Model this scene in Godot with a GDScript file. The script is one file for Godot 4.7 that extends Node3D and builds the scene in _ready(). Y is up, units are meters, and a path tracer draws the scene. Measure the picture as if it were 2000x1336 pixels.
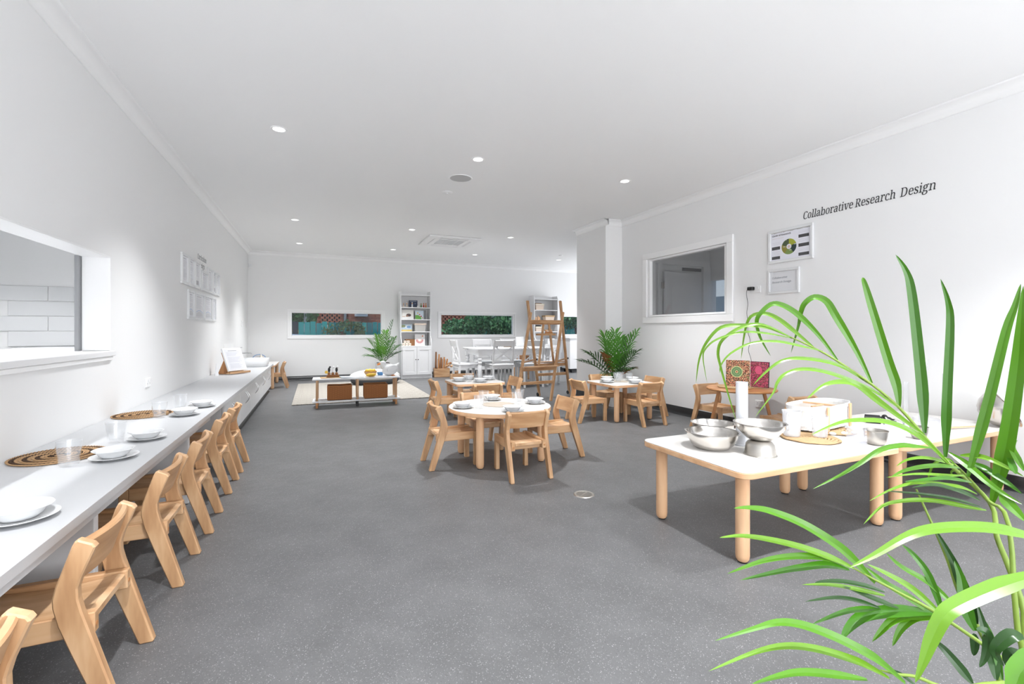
extends Node3D
# A bright early-learning room: shell, lights, then furniture, tableware, plants. Depth d runs away from the camera (d = -z).

var M := {}
var rng := RandomNumberGenerator.new()

func V(x: float, y: float, d: float) -> Vector3:
	return Vector3(x, y, -d)

# ---------------------------------------------------------------- mesh helpers
func mb() -> SurfaceTool:
	var s := SurfaceTool.new()
	s.begin(Mesh.PRIMITIVE_TRIANGLES)
	s.set_smooth_group(-1)
	return s

func tri(s: SurfaceTool, a: Vector3, b: Vector3, c: Vector3, out: Vector3) -> void:
	# front faces run clockwise
	if (c - a).cross(b - a).dot(out) < 0.0:
		s.add_vertex(a); s.add_vertex(c); s.add_vertex(b)
	else:
		s.add_vertex(a); s.add_vertex(b); s.add_vertex(c)

func quad(s: SurfaceTool, a: Vector3, b: Vector3, c: Vector3, e: Vector3, out: Vector3) -> void:
	tri(s, a, b, c, out)
	tri(s, a, c, e, out)

func box(s: SurfaceTool, c: Vector3, size: Vector3, bev := 0.0, bas := Basis()) -> void:
	var h := size * 0.5
	s.set_smooth_group(-1)
	if bev <= 0.0:
		for ax in 3:
			for sg in [-1.0, 1.0]:
				var n := Vector3(); n[ax] = sg
				var u := Vector3(); u[(ax + 1) % 3] = h[(ax + 1) % 3]
				var w := Vector3(); w[(ax + 2) % 3] = h[(ax + 2) % 3]
				var f := n * h[ax]
				quad(s, c + bas * (f - u - w), c + bas * (f + u - w), c + bas * (f + u + w), c + bas * (f - u + w), bas * n)
		return
	var q := h - Vector3.ONE * bev
	for ax in 3:
		var b1 := (ax + 1) % 3
		var b2 := (ax + 2) % 3
		for sg in [-1.0, 1.0]:
			var n := Vector3(); n[ax] = sg
			var u := Vector3(); u[b1] = q[b1]
			var w := Vector3(); w[b2] = q[b2]
			var f := n * h[ax]
			quad(s, c + bas * (f - u - w), c + bas * (f + u - w), c + bas * (f + u + w), c + bas * (f - u + w), bas * n)
			for sh in [-1.0, 1.0]:
				# edge between +-ax and +-b1, running along b2
				var e1 := Vector3(); e1[ax] = sg * h[ax]; e1[b1] = sh * q[b1]
				var e2 := Vector3(); e2[ax] = sg * q[ax]; e2[b1] = sh * h[b1]
				var o := Vector3(); o[ax] = sg; o[b1] = sh
				quad(s, c + bas * (e1 - w), c + bas * (e1 + w), c + bas * (e2 + w), c + bas * (e2 - w), bas * o)
	for sx in [-1.0, 1.0]:
		for sy in [-1.0, 1.0]:
			for sz in [-1.0, 1.0]:
				var g := Vector3(sx, sy, sz)
				tri(s, c + bas * Vector3(sx * h.x, sy * q.y, sz * q.z), c + bas * Vector3(sx * q.x, sy * h.y, sz * q.z), c + bas * Vector3(sx * q.x, sy * q.y, sz * h.z), bas * g)

func span(s: SurfaceTool, x0: float, x1: float, y0: float, y1: float, d0: float, d1: float, bev := 0.0) -> void:
	box(s, V((x0 + x1) * 0.5, (y0 + y1) * 0.5, (d0 + d1) * 0.5), Vector3(absf(x1 - x0), absf(y1 - y0), absf(d1 - d0)), bev)

func prism(s: SurfaceTool, poly: PackedVector2Array, t: float, xf: Transform3D, bev := 0.0, smooth := false) -> void:
	# a polygon in local xy, extruded along local z by t, its rims chamfered by bev
	var p := poly
	if Geometry2D.is_polygon_clockwise(p):
		p.reverse()
	var n := p.size()
	var inn := PackedVector2Array()
	for i in n:
		var a := (p[i] - p[(i + n - 1) % n]).normalized()
		var b := (p[(i + 1) % n] - p[i]).normalized()
		var na := Vector2(-a.y, a.x)
		var nb := Vector2(-b.y, b.x)
		var m := (na + nb)
		var k := m / maxf(m.length_squared(), 0.3) * 2.0
		inn.append(p[i] + k * bev)
	var h := t * 0.5
	var idx := Geometry2D.triangulate_polygon(inn)
	s.set_smooth_group(-1)
	for sg in [-1.0, 1.0]:
		for i in range(0, idx.size(), 3):
			var a3 := inn[idx[i]]; var b3 := inn[idx[i + 1]]; var c3 := inn[idx[i + 2]]
			tri(s, xf * Vector3(a3.x, a3.y, sg * h), xf * Vector3(b3.x, b3.y, sg * h), xf * Vector3(c3.x, c3.y, sg * h), xf.basis * Vector3(0, 0, sg))
	for i in n:
		var j := (i + 1) % n
		var e := (p[j] - p[i]).normalized()
		var o := xf.basis * Vector3(e.y, -e.x, 0)
		s.set_smooth_group(3 if smooth else -1)
		quad(s, xf * Vector3(p[i].x, p[i].y, -h + bev), xf * Vector3(p[j].x, p[j].y, -h + bev), xf * Vector3(p[j].x, p[j].y, h - bev), xf * Vector3(p[i].x, p[i].y, h - bev), o)
		if bev > 0.0:
			for sg in [-1.0, 1.0]:
				s.set_smooth_group((4 if sg > 0 else 5) if smooth else -1)
				quad(s, xf * Vector3(p[i].x, p[i].y, sg * (h - bev)), xf * Vector3(p[j].x, p[j].y, sg * (h - bev)), xf * Vector3(inn[j].x, inn[j].y, sg * h), xf * Vector3(inn[i].x, inn[i].y, sg * h), o + xf.basis * Vector3(0, 0, sg))
	s.set_smooth_group(-1)

func lathe(s: SurfaceTool, prof: Array, segs := 24, xf := Transform3D(), facet := 0.0) -> void:
	# prof: [r, y] pairs; outside lies right of the direction of travel
	var grp := 10
	for i in prof.size() - 1:
		var a: Array = prof[i]
		var b: Array = prof[i + 1]
		var t1 := Vector2(b[0] - a[0], b[1] - a[1])
		if t1.length() < 1e-6:
			grp += 1
			continue
		if i > 0:
			var z: Array = prof[i - 1]
			var t0 := Vector2(a[0] - z[0], a[1] - z[1])
			if t0.length() > 1e-6 and absf(t0.angle_to(t1)) > 0.75:
				grp += 1
		s.set_smooth_group(grp)
		for k in segs:
			var f0 := TAU * k / segs
			var f1 := TAU * (k + 1) / segs
			var m0 := 1.0 - (facet if k % 2 == 0 else 0.0)
			var m1 := 1.0 - (facet if (k + 1) % segs % 2 == 0 else 0.0)
			var p0 := xf * Vector3(cos(f0) * a[0] * m0, a[1], sin(f0) * a[0] * m0)
			var p1 := xf * Vector3(cos(f1) * a[0] * m1, a[1], sin(f1) * a[0] * m1)
			var p2 := xf * Vector3(cos(f1) * b[0] * m1, b[1], sin(f1) * b[0] * m1)
			var p3 := xf * Vector3(cos(f0) * b[0] * m0, b[1], sin(f0) * b[0] * m0)
			var fm := (f0 + f1) * 0.5
			var o := xf.basis * Vector3(cos(fm) * t1.y, -t1.x, sin(fm) * t1.y)
			if a[0] > 1e-6:
				tri(s, p0, p1, p2, o) if b[0] > 1e-6 else tri(s, p0, p1, p3, o)
			if b[0] > 1e-6:
				tri(s, p0, p2, p3, o)
	s.set_smooth_group(-1)

func tube(s: SurfaceTool, pts: Array, rad, segs := 8, caps := true) -> void:
	# a round bar through pts; rad is a number or one number per point
	var n := pts.size()
	var rings := []
	var up := Vector3.UP
	var t0: Vector3 = (pts[1] - pts[0]).normalized()
	if absf(t0.dot(up)) > 0.9:
		up = Vector3.RIGHT
	var u := up.cross(t0).normalized()
	for i in n:
		var t: Vector3 = ((pts[mini(i + 1, n - 1)] as Vector3) - (pts[maxi(i - 1, 0)] as Vector3)).normalized()
		u = (u - t * u.dot(t)).normalized()
		var w := t.cross(u)
		var r: float = rad[i] if rad is Array else rad
		var ring := []
		for k in segs:
			var f := TAU * k / segs
			ring.append((pts[i] as Vector3) + (u * cos(f) + w * sin(f)) * r)
		rings.append(ring)
	s.set_smooth_group(7)
	for i in n - 1:
		for k in segs:
			var k2 := (k + 1) % segs
			var o: Vector3 = (rings[i][k] + rings[i][k2]) * 0.5 - pts[i]
			quad(s, rings[i][k], rings[i][k2], rings[i + 1][k2], rings[i + 1][k], o)
	s.set_smooth_group(-1)
	if caps:
		for e in [0, n - 1]:
			var o2: Vector3 = (pts[0] - pts[1]) if e == 0 else (pts[n - 1] - pts[n - 2])
			for k in segs:
				tri(s, pts[e], rings[e][k], rings[e][(k + 1) % segs], o2)

func bar(s: SurfaceTool, a: Vector3, b: Vector3, w: float, h: float, side: Vector3, bev := 0.002) -> void:
	# a rectangular timber from a to b; w along side, h along the remaining direction
	var t := (b - a)
	var z := t.normalized()
	var x := (side - z * side.dot(z)).normalized()
	var y := z.cross(x)
	box(s, (a + b) * 0.5, Vector3(w, h, t.length()), bev, Basis(x, y, z))

func blob(s: SurfaceTool, c: Vector3, r: Vector3, segs := 10, rings := 6, bas := Basis()) -> void:
	# a rounded lump (ellipsoid)
	var prof := []
	for i in rings + 1:
		var a := -PI / 2 + PI * i / rings
		prof.append([maxf(cos(a), 0.0) if i > 0 and i < rings else 0.0, sin(a)])
	lathe(s, prof, segs, Transform3D(bas * Basis.from_scale(r), c))

func rrect(w: float, h: float, r: float, k := 5) -> PackedVector2Array:
	var p := PackedVector2Array()
	for q in 4:
		var cx := (w * 0.5 - r) * (1 if q in [0, 3] else -1)
		var cy := (h * 0.5 - r) * (1 if q < 2 else -1)
		for i in k + 1:
			var a := PI * 0.5 * (q + float(i) / k)
			p.append(Vector2(cx + cos(a) * r, cy + sin(a) * r))
	return p

const FLAT := Basis(Vector3(1, 0, 0), Vector3(0, 0, -1), Vector3(0, 1, 0)) # local xy -> x, depth; local z -> up

# ---------------------------------------------------------------- nodes
func named(parent: Node, called: String) -> String:
	if not parent.has_node(NodePath(called)):
		return called
	var k := 1
	while parent.has_node(NodePath("%s_%03d" % [called, k])):
		k += 1
	return "%s_%03d" % [called, k]

func part(s: SurfaceTool, called: String, mat: Material, parent: Node = self) -> MeshInstance3D:
	s.generate_normals()
	var o := MeshInstance3D.new()
	o.mesh = s.commit()
	o.mesh.surface_set_material(0, mat)
	o.name = named(parent, called)
	parent.add_child(o, true)
	return o

func again(mesh: Mesh, called: String, parent: Node, xf: Transform3D, mat: Material = null) -> MeshInstance3D:
	var o := MeshInstance3D.new()
	o.mesh = mesh
	o.transform = xf
	if mat:
		o.material_override = mat
	o.name = named(parent, called)
	parent.add_child(o, true)
	return o

func thing(called: String, label: String, category: String, at := Vector3.ZERO, turn := 0.0, group := "") -> Node3D:
	var o := Node3D.new()
	o.name = named(self, called)
	add_child(o, true)
	o.position = at
	o.rotation_degrees.y = turn
	tag(o, label, category, group)
	return o

func tag(o: Node, label: String, category: String, group := "") -> Node:
	o.set_meta("label", label)
	o.set_meta("category", category)
	if group != "":
		o.set_meta("group", group)
	return o

func copy(src: Node3D, label: String, at: Vector3, turn := 0.0) -> Node3D:
	var o: Node3D = src.duplicate()
	var base := String(src.name)
	o.name = named(self, base)
	add_child(o, true)
	o.position = at
	o.rotation_degrees.y = turn
	o.set_meta("label", label)
	return o

func struct(s: SurfaceTool, called: String, mat: Material, parent: Node = self) -> MeshInstance3D:
	var o := part(s, called, mat, parent)
	if parent == self:
		o.set_meta("kind", "structure")
	return o

func frame_node(called: String, at := Vector3.ZERO) -> Node3D:
	var o := Node3D.new()
	o.name = named(self, called)
	add_child(o, true)
	o.position = at
	o.set_meta("kind", "structure")
	return o

# ---------------------------------------------------------------- materials
func mat(c: Color, rough := 0.6, metal := 0.0, spec := 0.5) -> StandardMaterial3D:
	var m := StandardMaterial3D.new()
	m.albedo_color = c
	m.roughness = rough
	m.metallic = metal
	m.metallic_specular = spec
	return m

func rgb(r: int, g: int, b: int) -> Color:
	return Color(r / 255.0, g / 255.0, b / 255.0)

func clear(c: Color, alpha: float, rough := 0.02) -> StandardMaterial3D:
	var m := mat(Color(c, alpha), rough)
	m.transparency = BaseMaterial3D.TRANSPARENCY_ALPHA
	m.cull_mode = BaseMaterial3D.CULL_DISABLED
	return m

func noise_image(seed_: int, freq: float, size := 256, oct := 4) -> Image:
	var n := FastNoiseLite.new()
	n.seed = seed_
	n.noise_type = FastNoiseLite.TYPE_SIMPLEX_SMOOTH
	n.frequency = freq
	n.fractal_octaves = oct
	return n.get_seamless_image(size, size, false, false, 0.25, true)

func tinted(im: Image, stops: Array) -> ImageTexture:
	# maps grey to a run of colours
	var g := Gradient.new()
	var off := PackedFloat32Array(); var col := PackedColorArray()
	for st in stops:
		off.append(st[0]); col.append(st[1])
	g.offsets = off; g.colors = col
	var o := Image.create(im.get_width(), im.get_height(), false, Image.FORMAT_RGB8)
	for y in im.get_height():
		for x in im.get_width():
			o.set_pixel(x, y, g.sample(im.get_pixel(x, y).r))
	return ImageTexture.create_from_image(o)

func wood(tex: Texture2D, axis: int, tint: Color, rough := 0.42, across := 3.0, along := 0.55) -> StandardMaterial3D:
	var m := mat(tint, rough)
	m.albedo_texture = tex
	m.uv1_triplanar = true
	var sc := Vector3.ONE * across
	sc[axis] = along
	m.uv1_scale = sc
	m.uv1_triplanar_sharpness = 6.0
	return m

func make_materials() -> void:
	M.wall = mat(rgb(236, 236, 236), 0.6, 0.0, 0.4)
	M.ceiling = mat(rgb(246, 246, 246), 0.5, 0.0, 0.5)
	M.paving = mat(rgb(196, 200, 205), 0.8)
	M.asphalt = mat(rgb(58, 58, 56), 0.9)
	M.trim = mat(rgb(242, 242, 242), 0.45)
	M.white = mat(rgb(232, 232, 233), 0.38)
	M.laminate = mat(rgb(196, 197, 199), 0.4)
	M.porcelain = mat(rgb(226, 227, 228), 0.14)
	M.chrome = mat(rgb(205, 205, 205), 0.12, 1.0)
	M.steel = mat(rgb(212, 208, 203), 0.2, 1.0)
	M.brushed = mat(rgb(190, 186, 180), 0.36, 1.0)
	M.black = mat(rgb(22, 22, 24), 0.5)
	M.dark_gap = mat(rgb(60, 60, 62), 0.8)
	M.grey = mat(rgb(150, 151, 153), 0.6)
	M.paper = mat(rgb(240, 241, 243), 0.8)
	M.glass = clear(Color(0.93, 0.96, 0.97), 0.012)
	M.glass.metallic_specular = 0.12
	M.tumbler = clear(Color(0.80, 0.82, 0.84), 0.085)
	M.acrylic = clear(Color(0.84, 0.86, 0.92), 0.09)
	M.frosted = clear(Color(0.93, 0.94, 0.96), 0.55, 0.25)
	M.tint_glass = clear(Color(0.30, 0.31, 0.33), 0.26)
	# floor: grey safety vinyl with pale and dark flecks
	var im := Image.create(1024, 1024, false, Image.FORMAT_RGB8)
	im.fill(rgb(128, 128, 130))
	var big := noise_image(11, 0.004, 1024, 5)
	for y in range(0, 1024, 1):
		for x in range(0, 1024, 1):
			var v := 0.395 + (big.get_pixel(x, y).r - 0.5) * 0.05
			im.set_pixel(x, y, Color(v, v, v * 1.01))
	rng.seed = 5
	for i in 60000:
		var v := rng.randf_range(0.32, 0.47)
		var w := rng.randi_range(1, 2)
		if rng.randf() < 0.30:
			v = rng.randf_range(0.50, 0.66)
		im.fill_rect(Rect2i(rng.randi_range(0, 1021), rng.randi_range(0, 1021), w, rng.randi_range(1, 2)), Color(v, v, v))
	M.floor = mat(Color.WHITE, 0.42, 0.0, 0.3)
	M.floor.albedo_texture = ImageTexture.create_from_image(im)
	M.floor.uv1_triplanar = true
	M.floor.uv1_world_triplanar = true
	M.floor.uv1_scale = Vector3.ONE * 0.7
	var bump := noise_image(4, 0.06, 256, 3)
	bump.bump_map_to_normal_map(3.0)
	M.floor.normal_enabled = true
	M.floor.normal_texture = ImageTexture.create_from_image(bump)
	M.floor.normal_scale = 0.08
	M.skirting = mat(rgb(112, 113, 116), 0.4)
	M.skirting.albedo_texture = M.floor.albedo_texture
	M.skirting.uv1_triplanar = true
	M.skirting.uv1_world_triplanar = true
	# timbers
	var g1 := noise_image(21, 0.012, 256, 5)
	var oak := tinted(g1, [[0.0, rgb(176, 138, 102)], [0.35, rgb(206, 170, 132)], [0.6, rgb(220, 188, 152)], [1.0, rgb(232, 204, 172)]])
	var g2 := noise_image(33, 0.010, 256, 4)
	var beech := tinted(g2, [[0.0, rgb(205, 160, 122)], [0.5, rgb(222, 180, 142)], [1.0, rgb(232, 196, 160)]])
	M.oak = []; M.oak_b = []; M.beech = []; M.dark_oak = []; M.easel = []
	for ax in 3:
		M.oak.append(wood(oak, ax, rgb(244, 234, 224)))
		M.oak_b.append(wood(oak, ax, rgb(238, 224, 210), 0.42, 3.4, 0.5))
		M.beech.append(wood(beech, ax, rgb(255, 252, 248), 0.45, 4.0, 0.6))
		M.dark_oak.append(wood(oak, ax, rgb(226, 190, 152), 0.45))
		M.easel.append(wood(oak, ax, rgb(232, 216, 200), 0.5, 5.0, 0.8))
	M.top = mat(rgb(226, 223, 219), 0.32)
	M.seagrass = mat(rgb(180, 144, 104), 0.8)
	M.seagrass_dark = mat(rgb(74, 52, 34), 0.85)
	M.linen = mat(rgb(178, 166, 152), 0.9)
	M.rush = mat(rgb(190, 158, 118), 0.85)
	M.milky = clear(Color(0.90, 0.91, 0.93), 0.3, 0.15)
	M.mesh = clear(Color(0.93, 0.92, 0.90), 0.62, 0.6)
	M.frame = mat(rgb(226, 227, 228), 0.4)
	M.ink = mat(rgb(48, 48, 50), 0.7)
	M.pale_ink = mat(rgb(168, 170, 176), 0.7)
	M.blue = mat(rgb(74, 132, 186), 0.4)
	var rg := noise_image(51, 0.03, 256, 4)
	M.rug = mat(rgb(216, 214, 211), 0.95)
	M.rug.albedo_texture = tinted(rg, [[0.0, rgb(186, 180, 170)], [0.5, rgb(206, 201, 193)], [1.0, rgb(222, 218, 212)]])
	M.rug.uv1_triplanar = true
	M.rug.uv1_scale = Vector3(1.2, 1.2, 4.0)
	var rb := noise_image(52, 0.12, 256, 2)
	rb.bump_map_to_normal_map(6.0)
	M.rug.normal_enabled = true
	M.rug.normal_texture = ImageTexture.create_from_image(rb)
	M.knit = mat(rgb(200, 198, 194), 0.95)
	M.charcoal = mat(rgb(70, 72, 76), 0.9)
	M.blush = mat(rgb(226, 208, 192), 0.85)
	M.brown = mat(rgb(150, 104, 66), 0.75)
	M.brown_dark = mat(rgb(84, 50, 28), 0.85)
	M.wicker = mat(rgb(166, 106, 58), 0.7)
	M.yellow = mat(rgb(238, 196, 66), 0.45)
	M.orange = mat(rgb(224, 138, 62), 0.5)
	M.sky_paper = mat(rgb(206, 220, 234), 0.7)
	M.grille = mat(rgb(190, 190, 190), 0.8)
	M.bark = mat(rgb(92, 76, 62), 0.9)
	M.teal = mat(rgb(56, 168, 160), 0.7)
	M.teal_b = mat(rgb(44, 150, 148), 0.7)
	M.teal_c = mat(rgb(38, 126, 130), 0.75)
	M.mortar = mat(rgb(150, 128, 112), 0.9)
	M.brick = mat(rgb(178, 112, 88), 0.85)
	M.car = mat(rgb(150, 168, 190), 0.3)
	M.steel_blue = mat(rgb(116, 140, 156), 0.6)
	M.leaf_a = leaf_mat(rgb(98, 150, 104)); M.leaf_b = leaf_mat(rgb(86, 128, 70)); M.leaf_c = leaf_mat(rgb(62, 104, 72)); M.leaf_d = leaf_mat(rgb(104, 132, 90))
	for k in ["brick"]:
		M[k].vertex_color_use_as_albedo = true
	M.frond = blade_mat(rgb(74, 126, 14), 0.3)
	M.frond_b = blade_mat(rgb(56, 108, 16), 0.3)
	M.frond_c = blade_mat(rgb(98, 142, 30), 0.32)
	M.frond_dark = blade_mat(rgb(34, 70, 22), 0.34)
	M.palm_a = blade_mat(rgb(74, 132, 44), 0.4)
	M.palm_b = blade_mat(rgb(98, 156, 52), 0.4)
	M.palm_c = blade_mat(rgb(56, 92, 44), 0.45)
	M.stem = mat(rgb(124, 150, 58), 0.45)
	M.stem_brown = mat(rgb(122, 92, 48), 0.6)
	M.dry = blade_mat(rgb(150, 92, 52), 0.6)
	M.soil = mat(rgb(52, 40, 32), 0.95)
	M.cream = mat(rgb(232, 222, 204), 0.6)

func leaf_mat(c: Color) -> StandardMaterial3D:
	var m := mat(c, 0.6)
	m.vertex_color_use_as_albedo = true
	m.cull_mode = BaseMaterial3D.CULL_DISABLED
	return m

func blade_mat(c: Color, rough: float) -> StandardMaterial3D:
	var m := mat(c, rough)
	m.cull_mode = BaseMaterial3D.CULL_DISABLED
	m.backlight_enabled = true
	m.backlight = Color(c.r * 0.35, c.g * 0.35, c.b * 0.2)
	return m

# ---------------------------------------------------------------- view and light
const XL := -1.28
const XR := 4.33
const CEIL := 2.75

func make_view() -> void:
	var cam := Camera3D.new()
	cam.name = "camera"
	add_child(cam)
	cam.position = V(0, 1.07, 0)
	cam.rotation_degrees.y = -23.2526
	cam.projection = Camera3D.PROJECTION_FRUSTUM
	cam.near = 0.05
	cam.far = 200.0
	cam.size = 0.05 * 1336.0 / 896.0
	cam.frustum_offset = Vector2(0, -21.0 / 896.0 * 0.05)
	cam.current = true
	var we := WorldEnvironment.new()
	we.name = "world"
	var e := Environment.new()
	e.background_mode = Environment.BG_SKY
	var sky := Sky.new()
	var sm := ProceduralSkyMaterial.new()
	sm.sky_top_color = Color(0.62, 0.76, 0.92)
	sm.sky_horizon_color = Color(0.90, 0.95, 0.98)
	sm.ground_horizon_color = Color(0.62, 0.62, 0.60)
	sm.ground_bottom_color = Color(0.5, 0.5, 0.48)
	sm.energy_multiplier = 0.6
	sky.sky_material = sm
	e.sky = sky
	e.tonemap_mode = Environment.TONE_MAPPER_LINEAR
	e.tonemap_exposure = 1.66
	e.sdfgi_enabled = true
	e.ssao_enabled = true
	e.ssil_enabled = true
	we.environment = e
	add_child(we)
	var sun := DirectionalLight3D.new()
	sun.name = "sun"
	sun.light_energy = 0.4
	sun.light_color = Color(0.985, 0.985, 0.975)
	sun.light_angular_distance = 3.0
	sun.shadow_enabled = true
	add_child(sun)
	daylight("garden_door_daylight", V(1.525, 1.25, -2.44), Vector3(0, 0.75, -1), Vector2(5.1, 2.2), DAYLIGHT)
	daylight("alcove_door_daylight", V(8.08, 1.25, 9.55), Vector3(-1, 0.6, 0), Vector2(2.0, 2.2), DAYLIGHT * 0.25)
	sun.look_at_from_position(Vector3(-6.0, 18, 5.0), Vector3.ZERO)

const DAYLIGHT := 15.0

func daylight(called: String, at: Vector3, towards: Vector3, size: Vector2, energy: float) -> void:
	# daylight off the bright paving outside, coming in and up through the glass doors
	var l := AreaLight3D.new()
	l.name = called
	l.area_size = size
	l.light_energy = energy
	l.light_color = Color(0.985, 0.99, 1.0)
	l.area_range = 40.0
	l.area_attenuation = 2.0
	l.shadow_enabled = true
	add_child(l)
	l.look_at_from_position(at, at + towards)

var lamp0: Node3D
const LAMP_ENERGY := 4.3

func downlight(x: float, d: float, label: String, y := CEIL, energy := LAMP_ENERGY) -> void:
	var o: Node3D
	if lamp0 == null:
		o = thing("ceiling_downlight", label, "downlight", V(x, y, d), 0.0, "recessed ceiling downlights")
		lamp0 = o
		var s := mb()
		lathe(s, [[0.047, -0.001], [0.050, -0.004], [0.062, -0.005], [0.066, 0.0], [0.066, 0.0], [0.047, 0.0], [0.047, -0.001]], 28)
		part(s, "trim_ring", M.trim, o)
		s = mb()
		lathe(s, [[0.0, -0.002], [0.047, -0.002], [0.047, 0.0], [0.0, 0.0]], 28)
		var glow := mat(rgb(250, 250, 250), 0.5)
		glow.emission_enabled = true
		glow.emission = Color(1, 0.99, 0.97)
		glow.emission_energy_multiplier = 1.6
		part(s, "lamp_diffuser", glow, o)
	else:
		o = copy(lamp0, label, V(x, y, d))
	var l := SpotLight3D.new()
	l.name = "lamp_light"
	l.light_energy = energy
	l.light_color = Color(0.975, 0.981, 0.988)
	l.light_size = 0.045
	l.spot_angle = 49.0
	l.spot_angle_attenuation = 0.85
	l.spot_range = 30.0
	l.spot_attenuation = 2.0
	l.shadow_enabled = true
	l.rotation_degrees.x = -90
	l.position = V(x, y - 0.012, d)
	l.name = named(self, "downlight_light")
	add_child(l, true)

func make_lights() -> void:
	var names := [
		[-0.275, 4.27, "lit round downlight nearest the left wall, largest one in view"],
		[1.465, 4.25, "lit round downlight just in front of the ceiling speaker"],
		[3.19, 4.22, "lit round downlight nearest the right wall lettering"],
		[-0.275, 7.64, "lit downlight on the left side, middle row of the ceiling"],
		[1.475, 7.62, "lit downlight just left of the air conditioner cassette"],
		[3.22, 7.56, "lit downlight right of the air conditioner cassette, in the middle row"],
		[-0.275, 9.66, "lit downlight in the far row, nearest the left wall"],
		[1.475, 9.63, "lit downlight in the far row, above the first bookcase"],
		[3.23, 9.58, "lit downlight in the far row, behind the air conditioner cassette"],
		[5.28, 9.5, "lit downlight in the far row, nearest the pillar on the right"],
		[-0.275, 0.95, "downlight over the near end of the long counter, out of view"],
		[1.465, 0.95, "downlight over the camera position, out of view"],
		[3.19, 0.95, "downlight over the far sensory table, out of view"],
		[7.1, 9.5, "downlight behind the pillar in the far alcove, out of view"],
		[0.6, -1.5, "downlight behind the camera on the left, out of view"],
		[2.9, -1.5, "downlight behind the camera on the right, out of view"],
	]
	for a in names:
		downlight(a[0], a[1], a[2])
	downlight(5.1, 4.0, "downlight in the office behind the internal window", CEIL, LAMP_ENERGY * 1.0)
	downlight(-2.0, 2.6, "downlight in the kitchen behind the serving hatch, out of view", CEIL, LAMP_ENERGY * 0.8)
	downlight(-2.6, 4.7, "downlight over the kitchen tiles, out of view", CEIL, LAMP_ENERGY * 1.7)
	downlight(-3.3, 3.2, "downlight at the back of the kitchen, out of view", CEIL, LAMP_ENERGY * 1.7)

# ---------------------------------------------------------------- the room
func cornice(x0: float, d0: float, x1: float, d1: float, inward: Vector2) -> void:
	# cove moulding between two points of a wall line; inward = (x, d) towards the room
	var s := mb()
	var a := V(x0, CEIL, d0); var b := V(x1, CEIL, d1)
	var n := V(inward.x, 0, inward.y)
	var prof := [Vector2(0.0, -0.085), Vector2(0.008, -0.085), Vector2(0.012, -0.072)]
	for i in 6:
		var t := PI * 0.5 * i / 5.0
		prof.append(Vector2(0.072 - cos(t) * 0.056, -0.012 - 0.056 + sin(t) * 0.056))
	prof.append(Vector2(0.085, -0.008)); prof.append(Vector2(0.085, 0.0))
	s.set_smooth_group(2)
	for i in prof.size() - 1:
		var p: Vector2 = prof[i]; var q: Vector2 = prof[i + 1]
		quad(s, a + n * p.x + Vector3(0, p.y, 0), b + n * p.x + Vector3(0, p.y, 0), b + n * q.x + Vector3(0, q.y, 0), a + n * q.x + Vector3(0, q.y, 0), n + Vector3(0, -1, 0))
	s.set_smooth_group(-1)
	quad(s, a, b, b + Vector3(0, -0.085, 0), a + Vector3(0, -0.085, 0), -n)
	quad(s, a, b, b + n * 0.085, a + n * 0.085, Vector3.UP)
	trims += 1
	struct(s, "trim_%d" % trims, M.trim)

var trims := 0

func skirting(called: String, x0: float, d0: float, x1: float, d1: float, inward: Vector2, h := 0.1) -> void:
	# coved vinyl turned up the wall
	var s := mb()
	var a := V(x0, 0, d0); var b := V(x1, 0, d1)
	var n := V(inward.x, 0, inward.y)
	var prof := [Vector2(0.045, 0.002)]
	for i in 5:
		var t := PI * 0.5 * i / 4.0
		prof.append(Vector2(0.044 - sin(t) * 0.034, 0.003 + (1 - cos(t)) * 0.034))
	prof.append(Vector2(0.010, h)); prof.append(Vector2(0.0, h))
	s.set_smooth_group(2)
	for i in prof.size() - 1:
		var p: Vector2 = prof[i]; var q: Vector2 = prof[i + 1]
		quad(s, a + n * p.x + Vector3(0, p.y, 0), b + n * p.x + Vector3(0, p.y, 0), b + n * q.x + Vector3(0, q.y, 0), a + n * q.x + Vector3(0, q.y, 0), n + Vector3(0, 1, 0))
	s.set_smooth_group(-1)
	struct(s, called, M.skirting)

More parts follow.
